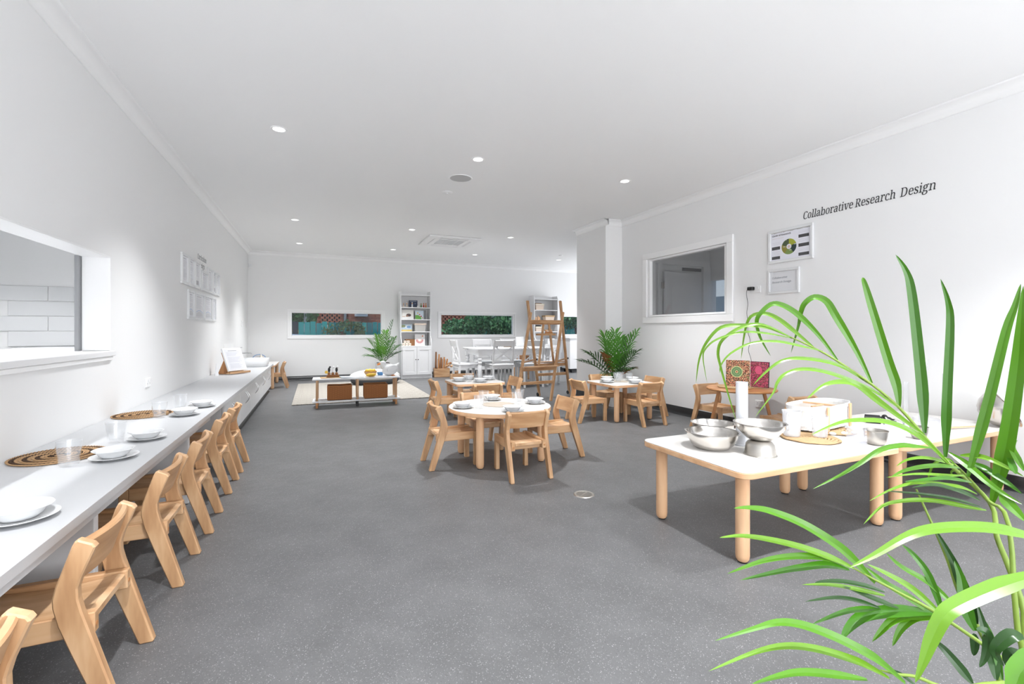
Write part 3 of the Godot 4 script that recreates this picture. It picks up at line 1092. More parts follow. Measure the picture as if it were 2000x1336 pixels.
func woven_mat(label: String, at: Vector3, r: float, open: bool) -> void:
	var o := thing("woven_mat", label, "placemat", at, 0, "round woven mats")
	if not open:
		var s := mb()
		lathe(s, [[0.0, 0.0], [r, 0.0], [r, 0.003], [0.0, 0.004]], 36)
		part(s, "weave", M.linen, o)
		return
	var ring := 0
	var rr := r
	while rr > 0.018:
		# braided rings: a rope that weaves up and down
		var s := mb()
		var n := maxi(int(TAU * rr / 0.014), 10)
		for strand in 2:
			var pts := []
			for i in n + 1:
				var a := TAU * i / n
				var w := sin(i * PI + strand * PI) if false else (1.0 if (i + strand) % 2 == 0 else -1.0)
				var q := rr + w * 0.0045 * (1.0 if ring % 3 != 1 else 1.7)
				pts.append(Vector3(cos(a) * q, 0.004 + 0.0022 * (1.0 if (i + strand) % 2 == 0 else -1.0), sin(a) * q))
			tube(s, pts, 0.0030, 5, false)
		part(s, "braided_ring", M.seagrass if ring % 3 != 1 else M.seagrass_dark, o)
		rr -= 0.0135
		ring += 1
	var s2 := mb()
	lathe(s2, [[0.0, 0.001], [0.016, 0.001], [0.018, 0.005], [0.0, 0.008]], 14)
	part(s2, "centre_knot", M.seagrass, o)

# ---------------------------------------------------------------- things on the long tables
func steel_bowl(called: String, label: String, at: Vector3, r: float, h: float, m: Material, foot := 0.5, flip := false) -> void:
	var s := mb()
	var xf := Transform3D(Basis(Vector3.RIGHT, PI) if flip else Basis(), Vector3(0, h if flip else 0.0, 0))
	lathe(s, [[0.0, 0.0], [r * foot, 0.0], [r * (foot + 0.16), h * 0.08], [r * (foot + 0.30), h * 0.28], [r * 0.90, h * 0.68], [r * 0.93, h * 0.94], [r * 1.0, h * 0.975], [r * 1.0, h], [r * 0.925, h * 0.985], [r * 0.895, h * 0.68], [r * (foot + 0.28), h * 0.30], [r * (foot + 0.13), h * 0.10], [r * foot, h * 0.03], [0.0, h * 0.03]], 44, xf)
	solo(s, called, m, label, "bowl", at)

func clear_box(label: String, at: Vector3, turn: float, w: float, h: float) -> void:
	var o := thing("acrylic_box", label, "box", at, turn, "clear acrylic boxes")
	var t := 0.004
	var s := mb()
	box(s, Vector3(0, t * 0.5, 0), Vector3(w, t, w))
	part(s, "base", M.acrylic, o)
	for k in 4:
		var bas := Basis(Vector3.UP, k * PI * 0.5)
		s = mb()
		box(s, bas * Vector3(0, h * 0.5 + t, w * 0.5 - t * 0.5), Vector3(w - t * 2.1, h, t), 0.0, bas)
		part(s, "side", M.acrylic, o)

func clear_tube(called: String, label: String, at: Vector3, r: float, h: float, m: Material) -> void:
	var s := mb()
	lathe(s, [[0.0, 0.0], [r * 1.25, 0.0], [r * 1.25, 0.006], [r, 0.009], [r, h], [r * 1.04, h + 0.001], [r * 1.04, h + 0.004], [r * 0.93, h + 0.004], [r * 0.93, 0.012], [0.0, 0.012]], 26)
	solo(s, called, m, label, "cylinder", at)

func make_sensory() -> void:
	var y := 0.4410
	steel_bowl("mixing_bowl", "large shiny steel mixing bowl nearest the table's left end", V(1.965, y, 1.845), 0.140, 0.092, M.steel, 0.46)
	steel_bowl("mixing_bowl", "steel mixing bowl half hidden behind the large left bowl", V(2.185, y, 2.045), 0.125, 0.085, M.steel, 0.46)
	steel_bowl("mixing_bowl", "upside-down brushed steel bowl serving as a pedestal", V(2.088, y, 1.652), 0.078, 0.074, M.brushed, 0.55, true)
	steel_bowl("mixing_bowl", "wide shiny steel bowl standing on an upturned bowl", V(2.095, y + 0.0745, 1.658), 0.125, 0.088, M.steel, 0.34)
	clear_tube("measuring_cylinder", "tall frosted white measuring cylinder behind the steel bowls", V(2.17, y, 1.83), 0.031, 0.345, M.frosted)
	# jugs on a braided mat
	rush_mat("braided rush mat under the plastic jugs", V(2.66, y, 1.775), 0.155)
	rush_mat("braided rush mat under the white oval basket", V(2.985, y, 1.875), 0.15)
	jug("larger translucent plastic jug with handle on the braided mat", V(2.585, y + 0.0142, 1.835), 0.050, 0.145, 200)
	jug("smaller translucent plastic jug, right one on the braided mat", V(2.715, y + 0.0142, 1.755), 0.043, 0.118, 160)
	oval_basket()
	clear_box("clear acrylic box at the front edge, left of a small steel bowl", V(2.705, y, 1.555), 33, 0.092, 0.100)
	clear_box("clear acrylic box between the two small steel bowls", V(3.055, y, 1.555), 30, 0.092, 0.105)
	steel_bowl("small_bowl", "small brushed steel bowl right of the front acrylic box", V(2.865, y, 1.545), 0.060, 0.080, M.brushed, 0.52)
	steel_bowl("small_bowl", "smallest brushed steel bowl, seen between palm leaves", V(3.245, y, 1.525), 0.046, 0.074, M.brushed, 0.52)
	var s := mb()
	lathe(s, [[0.0, 0.0], [0.064, 0.0], [0.064, 0.105], [0.061, 0.105], [0.061, 0.004], [0.0, 0.004]], 32)
	solo(s, "acrylic_drum", M.acrylic, "round clear acrylic drum with ribbed side, right of the small bowls", "drum", V(3.395, y, 1.56))
	clear_tube("glass_tube", "tallest clear glass tube standing by the right wall", V(3.885, y, 1.80), 0.027, 0.43, M.tumbler)
	clear_tube("glass_tube", "second tallest clear glass tube by the right wall", V(3.945, y, 1.70), 0.021, 0.335, M.tumbler)
	clear_tube("glass_tube", "slim clear glass tube left of the tallest one", V(3.735, y, 1.83), 0.016, 0.275, M.tumbler)
	clear_tube("glass_tube", "shortest slim clear glass tube by the right wall", V(3.79, y, 1.755), 0.011, 0.205, M.tumbler)
	# colander on its side with a wooden spatula
	var o := thing("colander", "polished steel colander with loop handles lying tilted on the table", "colander", V(4.135, y, 1.535), 38)
	var tilt := Basis(Vector3(1, 0, 0), deg_to_rad(58))
	s = mb()
	var pr := [[0.0, 0.0], [0.05, 0.0], [0.058, 0.008], [0.075, 0.014], [0.104, 0.045], [0.122, 0.085], [0.128, 0.112], [0.138, 0.115], [0.138, 0.119], [0.125, 0.118], [0.118, 0.085], [0.100, 0.048], [0.072, 0.019], [0.0, 0.012]]
	var base_xf := Transform3D(tilt, Vector3(0, 0.063, -0.05))
	lathe(s, pr, 44, base_xf)
	part(s, "bowl", M.steel, o)
	s = mb()
	for ring in 4:
		var q: float = [0.085, 0.099, 0.110, 0.118][ring]
		var yy: float = [0.031, 0.046, 0.064, 0.082][ring]
		for k in 22:
			var a := TAU * (k + 0.5 * (ring % 2)) / 22
			blob(s, base_xf * Vector3(cos(a) * (q - 0.006), yy, sin(a) * (q - 0.006)), Vector3.ONE * 0.0028, 5, 3)
	var ho := part(s, "drain_holes", M.black, o)
	ho.set_meta("kind", "stuff")
	for k in [-1, 1]:
		s = mb()
		var pts := []
		for i in 9:
			var a := PI * i / 8.0
			pts.append(base_xf * Vector3(k * (0.125 + sin(a) * 0.045), 0.098, cos(a) * 0.038))
		tube(s, pts, 0.0035, 8)
		part(s, "handle", M.chrome, o)
	s = mb()
	var paddle := PackedVector2Array([Vector2(-0.16, -0.012), Vector2(-0.02, -0.008), Vector2(0.12, -0.006), Vector2(0.15, 0.0), Vector2(0.12, 0.006), Vector2(-0.02, 0.008), Vector2(-0.16, 0.012), Vector2(-0.19, 0.0)])
	prism(s, paddle, 0.006, Transform3D(FLAT, Vector3.ZERO), 0.001)
	var spat := solo(s, "wooden_spatula", M.beech[0], "pale wooden spatula lying in front of the colander", "spatula", V(3.90, y + 0.010, 1.565), -12)
	spat.rotation_degrees.x = 1.0
	# black scoop, black toy, pebbles
	o = thing("black_scoop", "small black hooded scoop behind the oval basket", "scoop", V(3.54, y, 1.93), 35)
	s = mb()
	for i in 10:
		var a0 := PI * i / 10.0
		var a1 := PI * (i + 1) / 10.0
		var p0 := Vector3(cos(a0) * 0.05, sin(a0) * 0.052, 0); var p1 := Vector3(cos(a1) * 0.05, sin(a1) * 0.052, 0)
		quad(s, p0 + Vector3(0, 0, 0.04), p1 + Vector3(0, 0, 0.04), p1 - Vector3(0, 0, 0.04), p0 - Vector3(0, 0, 0.04), p0)
		quad(s, p0 * 0.92 + Vector3(0, 0, 0.04), p1 * 0.92 + Vector3(0, 0, 0.04), p1 * 0.92 - Vector3(0, 0, 0.04), p0 * 0.92 - Vector3(0, 0, 0.04), -p0)
		quad(s, p0 + Vector3(0, 0, 0.04), p1 + Vector3(0, 0, 0.04), p1 * 0.92 + Vector3(0, 0, 0.04), p0 * 0.92 + Vector3(0, 0, 0.04), Vector3.BACK)
		tri(s, Vector3(0, 0, -0.04), p0 - Vector3(0, 0, 0.04), p1 - Vector3(0, 0, 0.04), Vector3.FORWARD)
	box(s, Vector3(0, 0.003, 0.0), Vector3(0.1, 0.006, 0.08))
	part(s, "hood", M.black, o)
	s = mb()
	tube(s, [Vector3(0, 0.012, 0.04), Vector3(0.01, 0.012, 0.09), Vector3(0.03, 0.010, 0.13)], 0.009, 8)
	part(s, "handle", M.black, o)
	o = thing("toy_octopus", "small black and white rubber toy with many legs between the tubes and basket", "toy", V(3.73, y, 1.955))
	s = mb()
	blob(s, Vector3(0, 0.020, 0), Vector3(0.018, 0.016, 0.018), 10, 6)
	part(s, "body", M.black, o)
	for k in 8:
		var a := TAU * k / 8.0
		var c := Vector3(cos(a), 0, sin(a))
		s = mb()
		tube(s, [c * 0.012 + Vector3(0, 0.016, 0), c * 0.030 + Vector3(0, 0.014, 0), c * 0.045 + Vector3(0, 0.004, 0), c * 0.060 + Vector3(0, 0.006, 0)], [0.006, 0.005, 0.004, 0.002], 6)
		part(s, "leg", M.black if k % 3 else M.white, o)
	var pb := [[2.815, 1.745, "white pebble on the rush mat in front of the basket leg"], [2.90, 1.73, "white pebble between the oval basket and front acrylic box"], [2.965, 1.715, "third white pebble lying right of the rush mats"]]
	for p in pb:
		s = mb()
		blob(s, Vector3(0, 0.009, 0), Vector3(0.019, 0.009, 0.013), 9, 6)
		solo(s, "pebble", M.porcelain, p[2], "pebble", V(p[0], y + 0.0145, p[1]), p[0] * 300, "white pebbles")

func rush_mat(label: String, at: Vector3, r: float) -> void:
	var o := thing("rush_mat", label, "mat", at, 0, "braided rush mats")
	var s := mb()
	var pts := []
	var turns := 9
	for i in turns * 26:
		var t := float(i) / (turns * 26)
		var a := TAU * turns * t
		var q := 0.008 + (r - 0.008) * t
		pts.append(Vector3(cos(a) * (q + 0.004 * sin(i * 1.9)), 0.0105 + 0.0012 * sin(i * 2.6), sin(a) * (q + 0.004 * sin(i * 1.9))))
	tube(s, pts, 0.0088, 5, true)
	var m := part(s, "braid", M.rush, o)
	m.scale.y = 0.7

func jug(label: String, at: Vector3, r: float, h: float, turn: float) -> void:
	var o := thing("plastic_jug", label, "jug", at, turn, "translucent plastic jugs")
	var s := mb()
	lathe(s, [[0.0, 0.0], [r * 0.84, 0.0], [r * 0.88, 0.006], [r, h * 0.92], [r * 1.05, h], [r * 1.05, h + 0.003], [r * 0.97, h], [r * 0.85, 0.008], [0.0, 0.006]], 30)
	part(s, "body", M.milky, o)
	s = mb()
	tube(s, [Vector3(r * 0.97, h * 0.92, 0), Vector3(r + 0.028, h * 0.94, 0), Vector3(r + 0.036, h * 0.80, 0), Vector3(r + 0.034, h * 0.42, 0), Vector3(r + 0.02, h * 0.30, 0), Vector3(r * 0.92, h * 0.30, 0)], 0.006, 8)
	part(s, "handle", M.milky, o)

func oval_basket() -> void:
	var y := 0.4555
	var o := thing("oval_basket", "white oval mesh-sided basket with pale wooden legs on the long table", "basket", V(3.01, y, 1.955), 10)
	var n := 48
	var rx := 0.285
	var rz := 0.115
	var at := func(i: int, k: float) -> Vector3:
		var a := TAU * i / n
		var c := cos(a); var sn := sin(a)
		return Vector3(signf(c) * pow(absf(c), 0.7) * rx * k, 0, signf(sn) * pow(absf(sn), 0.7) * rz * k)
	var s: SurfaceTool
	for band in [[0.010, 0.035, 1.0], [0.128, 0.152, 1.02]]:
		s = mb()
		for i in n:
			var a: Vector3 = at.call(i, band[2]); var b: Vector3 = at.call((i + 1) % n, band[2])
			var u := Vector3(0, band[0], 0); var w := Vector3(0, band[1], 0)
			quad(s, a + u, b + u, b + w, a + w, a)
			quad(s, a * 0.975 + u, b * 0.975 + u, b * 0.975 + w, a * 0.975 + w, -a)
			quad(s, a + w, b + w, b * 0.975 + w, a * 0.975 + w, Vector3.UP)
			quad(s, a + u, b + u, b * 0.975 + u, a * 0.975 + u, Vector3.DOWN)
		part(s, "rim_band", M.white, o)
	s = mb()
	for i in n:
		var a: Vector3 = at.call(i, 0.99); var b: Vector3 = at.call((i + 1) % n, 0.99)
		quad(s, a + Vector3(0, 0.03, 0), b + Vector3(0, 0.03, 0), b + Vector3(0, 0.13, 0), a + Vector3(0, 0.13, 0), a)
	part(s, "mesh_side", M.mesh, o)
	s = mb()
	for i in n:
		tri(s, Vector3(0, 0.014, 0), at.call(i, 0.97) + Vector3(0, 0.014, 0), at.call((i + 1) % n, 0.97) + Vector3(0, 0.014, 0), Vector3.UP)
		tri(s, Vector3(0, 0.010, 0), at.call(i, 0.97) + Vector3(0, 0.010, 0), at.call((i + 1) % n, 0.97) + Vector3(0, 0.010, 0), Vector3.DOWN)
	part(s, "bottom_board", M.white, o)
	for k in [-1, 1]:
		for z in [-1, 1]:
			s = mb()
			box(s, Vector3(k * 0.155, 0.075, z * 0.120), Vector3(0.026, 0.150, 0.010), 0.003)
			part(s, "leg", M.beech[1], o)
	s = mb()
	box(s, Vector3(0.02, 0.140, 0), Vector3(0.014, 0.012, 0.205), 0.003)
	box(s, Vector3(-0.06, 0.140, 0.02), Vector3(0.16, 0.010, 0.012), 0.002)
	part(s, "handle_bar", M.beech[2], o)

# ---------------------------------------------------------------- on the counter, end table and walls
func quad_print(parent: Node, called: String, w: float, h: float, xf: Transform3D, tex: Texture2D, rough := 0.7) -> MeshInstance3D:
	var q := QuadMesh.new()
	q.size = Vector2(w, h)
	var m := mat(Color.WHITE, rough)
	m.albedo_texture = tex
	q.material = m
	var o := MeshInstance3D.new()
	o.mesh = q
	o.transform = xf
	o.name = named(parent, called)
	parent.add_child(o, true)
	return o

func words(parent: Node, called: String, txt: String, size: float, xf: Transform3D, m: Material, serif := true, slant := 0.0, align := HORIZONTAL_ALIGNMENT_LEFT) -> MeshInstance3D:
	# lettering; size is the cap height in metres
	var t := TextMesh.new()
	var f := SystemFont.new()
	f.font_names = PackedStringArray(["Droid Serif" if serif else "Droid Sans"])
	t.font = f
	t.text = txt
	t.font_size = 64
	t.pixel_size = size / 46.0
	t.depth = 0.0015
	t.horizontal_alignment = align
	t.vertical_alignment = VERTICAL_ALIGNMENT_BOTTOM
	t.material = m
	var o := MeshInstance3D.new()
	o.mesh = t
	o.transform = xf * Transform3D(Basis(Vector3(1, 0, 0), Vector3(slant, 1, 0), Vector3(0, 0, 1)), Vector3.ZERO)
	o.name = named(parent, called)
	parent.add_child(o, true)
	return o

func text_page(seed_: int, extra := 0) -> ImageTexture:
	# a printed page: grey lines of text, or a coloured sketch at the foot
	var im := Image.create(96, 128, false, Image.FORMAT_RGB8)
	im.fill(rgb(226, 227, 232))
	var r := RandomNumberGenerator.new()
	r.seed = seed_
	im.fill_rect(Rect2i(22, 9, 50, 4), rgb(170, 170, 176))
	var y := 20
	var last := 118 if extra == 0 else 78
	while y < last:
		var w := r.randi_range(48, 76)
		if r.randf() < 0.85:
			im.fill_rect(Rect2i(10, y, w, 2), rgb(198, 199, 206))
		y += 5
	if extra == 1:
		for x in range(8, 88):
			var yy := int(100 - 14.0 * sin((x - 8) / 80.0 * PI))
			im.fill_rect(Rect2i(x, yy, 2, 3), rgb(150, 176, 214))
			im.fill_rect(Rect2i(x, yy + 8, 2, 112 - yy), rgb(206, 207, 212))
	if extra == 2:
		im.fill_rect(Rect2i(20, 96, 60, 24), rgb(168, 168, 172))
	return ImageTexture.create_from_image(im)

func wall_frame(called: String, label: String, at: Vector3, turn: float, w: float, h: float, tex: Texture2D, border := 0.03, group := "") -> Node3D:
	# a white picture frame; local +z leaves the wall
	var o := thing(called, label, "picture frame", at, turn, group)
	var s := mb()
	for k in [-1, 1]:
		box(s, Vector3(0, k * (h * 0.5 - border * 0.5), 0.011), Vector3(w, border, 0.022), 0.003)
		box(s, Vector3(k * (w * 0.5 - border * 0.5), 0, 0.011), Vector3(border, h - border * 2, 0.022), 0.003)
	part(s, "frame", M.frame, o)
	s = mb()
	box(s, Vector3(0, 0, 0.004), Vector3(w - border * 2, h - border * 2, 0.006))
	part(s, "backing", M.paper, o)
	quad_print(o, "print", w - border * 2 - 0.004, h - border * 2 - 0.004, Transform3D(Basis(), Vector3(0, 0, 0.0085)), tex, 0.25)
	return o

func make_walls_decor() -> void:
	# left wall gallery
	var pages := [text_page(1), text_page(2), text_page(3, 2), text_page(4), text_page(5), text_page(6, 2), text_page(7)]
	var xs := [5.70, 5.995, 6.275, 6.565, 6.965, 7.285, 7.53, 7.78]
	var nm := ["leftmost", "second", "third", "shorter middle", "fifth", "sixth", "rightmost"]
	for i in 7:
		var w: float = minf(xs[i + 1] - xs[i] - 0.02, 0.30)
		if i == 3:
			w = 0.34
		var top := 1.895 if i != 3 else 1.815
		var h := top - 1.570
		wall_frame("framed_document", "%s white frame in the upper row of document frames, left wall" % nm[i], V(XL, 1.570 + h * 0.5, (xs[i] + xs[i + 1]) * 0.5 + (0.03 if i == 3 else 0.0)), 90, w, h, pages[i], 0.026, "white document frames on the left wall")
	var xb := [5.97, 6.275, 6.78, 7.25, 7.51]
	var pb := [text_page(11, 1), text_page(12, 1), text_page(13, 1), text_page(14)]
	var nb := ["leftmost", "wide second", "wide third", "narrow rightmost"]
	for i in 4:
		wall_frame("framed_document", "%s white frame in the lower row of document frames, left wall" % nb[i], V(XL, 1.367, (xb[i] + xb[i + 1]) * 0.5), 90, xb[i + 1] - xb[i] - 0.02, 0.325, pb[i], 0.026, "white document frames on the left wall")
	var o := thing("wall_lettering", "small grey lettering on the left wall reading Curriculum Design", "lettering", V(XL, 1.87, 6.47))
	var lb := Basis(Vector3.UP, PI * 0.5)
	words(o, "word", "Curriculum", 0.062, Transform3D(lb, Vector3(0.001, 0.045, 0)), M.grey, true, 0.15)
	words(o, "word", "Design", 0.062, Transform3D(lb, Vector3(0.001, -0.045, -0.10)), M.grey, true, 0.15)
	# right wall lettering
	var rb := Basis(Vector3.UP, -PI * 0.5)
	o = thing("wall_lettering", "black lettering on the right wall reading Collaborative Research Design", "lettering", V(XR, 2.124, 2.962))
	var w1 := words(o, "word", "Collaborative", 0.071, Transform3D(rb, Vector3(-0.001, 0, 0)), M.ink, true, 0.14)
	var w2 := words(o, "word", "Research", 0.071, Transform3D(rb, Vector3(-0.001, 0, 0.462)), M.ink, true, 0.14)
	var w3 := words(o, "word", "Design", 0.071, Transform3D(rb, Vector3(-0.001, 0, 0.798)), M.ink, true, 0.14)
	var want := [0.443, 0.303, 0.230]
	var k := 0
	for w in [w1, w2, w3]:
		var box_ := (w.mesh as TextMesh).get_aabb()
		var f: float = want[k] / box_.size.x
		var lift := -box_.position.y * 0.0
		w.transform.basis = rb * Basis(Vector3(f, 0, 0), Vector3(0.14, 1, 0), Vector3(0, 0, 1))
		w.position += Vector3(-0.001, lift, -box_.position.x * f)
		k += 1
	# framed wheel chart and framed title card
	o = wall_frame("poster_frame", "framed chart with a green wheel diagram on the right wall", V(XR, 1.930, 3.085), -90, 0.465, 0.336, wheel_chart(), 0.026)
	words(o, "title", "Circle of Research", 0.017, Transform3D(Basis(), Vector3(-0.195, 0.098, 0.0095)), M.ink, true, 0.12)
	var leg := thing("poster_caption", "small dark print on the green wheel chart", "caption", V(XR - 0.0095, 1.93, 3.085), -90)
	remove_child(leg)
	leg.free()
	var caps := [[-0.048, 0.047, "plan"], [0.018, 0.052, "wonder"], [0.048, -0.008, "explore"], [-0.002, -0.060, "share"], [-0.068, -0.02, "reflect"]]
	for c in caps:
		words(o, "wheel_word", c[2], 0.0075, Transform3D(Basis(), Vector3(c[0] - 0.008, c[1], 0.0092)), M.paper, false)
	o = wall_frame("card_frame", "smaller white frame with faint grey title card below the chart", V(XR, 1.574, 3.155), -90, 0.335, 0.250, plain_card(), 0.024)
	words(o, "title", "Collaborative", 0.020, Transform3D(Basis(), Vector3(-0.125, 0.022, 0.0095)), M.pale_ink, false, 0.1)
	words(o, "title", "Research Design", 0.020, Transform3D(Basis(), Vector3(-0.125, -0.022, 0.0095)), M.pale_ink, false, 0.1)
	# sockets and switches
	socket("white double power point low on the left wall above the counter", V(XL, 0.645, 4.70), 90, 0.115, 0.075)
	socket("white light switch on the left wall near the far corner", V(XL, 1.215, 10.05), 90, 0.075, 0.115)
	socket("white control plate on the left wall right beside the far corner", V(XL, 1.20, 10.75), 90, 0.085, 0.12)
	socket("white blank panel on the left wall above the book stand", V(XL, 0.80, 8.6), 90, 0.85, 0.145)
	var pw := socket("white power point on the right wall with a black plug in it", V(XR, 1.517, 3.47), -90, 0.115, 0.075)
	socket("white power point low on the right wall behind the side table", V(XR, 0.30, 3.42), -90, 0.115, 0.075)
	o = thing("black_charger", "black plug-in charger with thin cable hanging down the right wall", "charger", V(XR - 0.012, 1.527, 3.51))
	var s := mb()
	box(s, Vector3(-0.022, 0, 0.0), Vector3(0.040, 0.036, 0.070), 0.006)
	part(s, "plug", M.black, o)
	s = mb()
	var pts := []
	var path := [[-0.03, -0.01, -0.04], [-0.02, -0.06, -0.055], [-0.008, -0.16, -0.048], [-0.006, -0.26, -0.062], [-0.008, -0.36, -0.045], [-0.006, -0.46, -0.05], [-0.008, -0.56, -0.02], [-0.02, -0.66, -0.03], [-0.03, -0.76, 0.01], [-0.045, -0.86, 0.03], [-0.08, -0.94, 0.05], [-0.16, -1.005, 0.08], [-0.22, -1.013, 0.10]]
	for p in path:
		pts.append(Vector3(p[0], p[1], p[2]))
	tube(s, smooth_path(pts, 4), 0.0024, 6)
	part(s, "cable", M.black, o)
	# motion sensor in the corner
	o = thing("motion_sensor", "small white motion sensor high in the far left corner", "sensor", V(XL + 0.05, 2.44, 10.90))
	s = mb()
	box(s, Vector3(0, 0, 0), Vector3(0.065, 0.10, 0.05), 0.010)
	part(s, "housing", M.white, o)
	s = mb()
	box(s, Vector3(0.002, -0.012, 0.026), Vector3(0.045, 0.05, 0.008), 0.003)
	part(s, "lens", M.frame, o)

func smooth_path(p: Array, k: int) -> Array:
	# Catmull-Rom through p
	var out := []
	for i in p.size() - 1:
		var a: Vector3 = p[maxi(i - 1, 0)]; var b: Vector3 = p[i]; var c: Vector3 = p[i + 1]; var d: Vector3 = p[mini(i + 2, p.size() - 1)]
		for j in k:
			out.append(b.cubic_interpolate(c, a, d, float(j) / k))
	out.append(p[p.size() - 1])
	return out

func socket(label: String, at: Vector3, turn: float, w: float, h: float) -> Node3D:
	var o := thing("wall_plate", label, "wall plate", at, turn, "white wall plates")
	var s := mb()
	box(s, Vector3(0, 0, 0.005), Vector3(w, h, 0.010), 0.003)
	part(s, "plate", M.trim, o)
	if w < 0.3:
		s = mb()
		for k in ([-1, 1] if w > h else [0]):
			box(s, Vector3(k * w * 0.25, h * 0.18, 0.012), Vector3(0.014, 0.02, 0.005), 0.001)
		part(s, "rocker", M.white, o)
		if w > h:
			s = mb()
			for k in [-1, 1]:
				for q in [-1, 1]:
					box(s, Vector3(k * w * 0.25 + q * 0.006, -h * 0.12, 0.0102), Vector3(0.002, 0.009, 0.0008), 0.0, Basis(Vector3.BACK, q * 0.5))
			part(s, "slots", M.grey, o)
	return o

func wheel_chart() -> ImageTexture:
	var im := Image.create(412, 284, false, Image.FORMAT_RGB8)
	im.fill(rgb(232, 232, 240))
	var cols := [rgb(166, 172, 60), rgb(52, 66, 64), rgb(124, 146, 82), rgb(142, 134, 62), rgb(78, 92, 66)]
	var c := Vector2(193, 160)
	for y in range(80, 245):
		for x in range(112, 276):
			var q := Vector2(x, y) - c
			var r := q.length()
			if r > 26 and r < 78:
				var a := fposmod(atan2(q.x, -q.y), TAU) / TAU * 5.0
				im.set_pixel(x, y, cols[int(a) % 5])
			elif r < 14:
				im.set_pixel(x, y, rgb(214, 190, 180))
	for b in [[8, 142, 90, 32], [8, 242, 90, 30], [292, 62, 104, 30], [292, 150, 104, 32], [292, 240, 104, 30]]:
		im.fill_rect(Rect2i(b[0], b[1], b[2], b[3]), rgb(58, 58, 60))
		for k in 3:
			im.fill_rect(Rect2i(b[0] + 6, b[1] + 6 + k * 8, b[2] - 16, 2), rgb(120, 120, 122))
	for b in [[8, 100], [8, 112], [8, 124], [8, 190], [8, 202], [8, 214], [8, 226], [292, 30], [292, 42], [292, 108], [292, 120], [292, 132], [292, 196], [292, 208], [292, 220]]:
		im.fill_rect(Rect2i(b[0], b[1], 92, 2), rgb(196, 196, 206))
	rng.seed = 9
	for x in range(0, 412, 3):
		im.fill_rect(Rect2i(x, 0, 2, 3 + int(7.0 * absf(sin(x * 0.037)) * rng.randf())), rgb(120, 118, 104))
	im.fill_rect(Rect2i(8, 58, 130, 2), rgb(206, 186, 170))
	return ImageTexture.create_from_image(im)

func plain_card() -> ImageTexture:
	var im := Image.create(64, 48, false, Image.FORMAT_RGB8)
	im.fill(rgb(224, 225, 228))
	return ImageTexture.create_from_image(im)

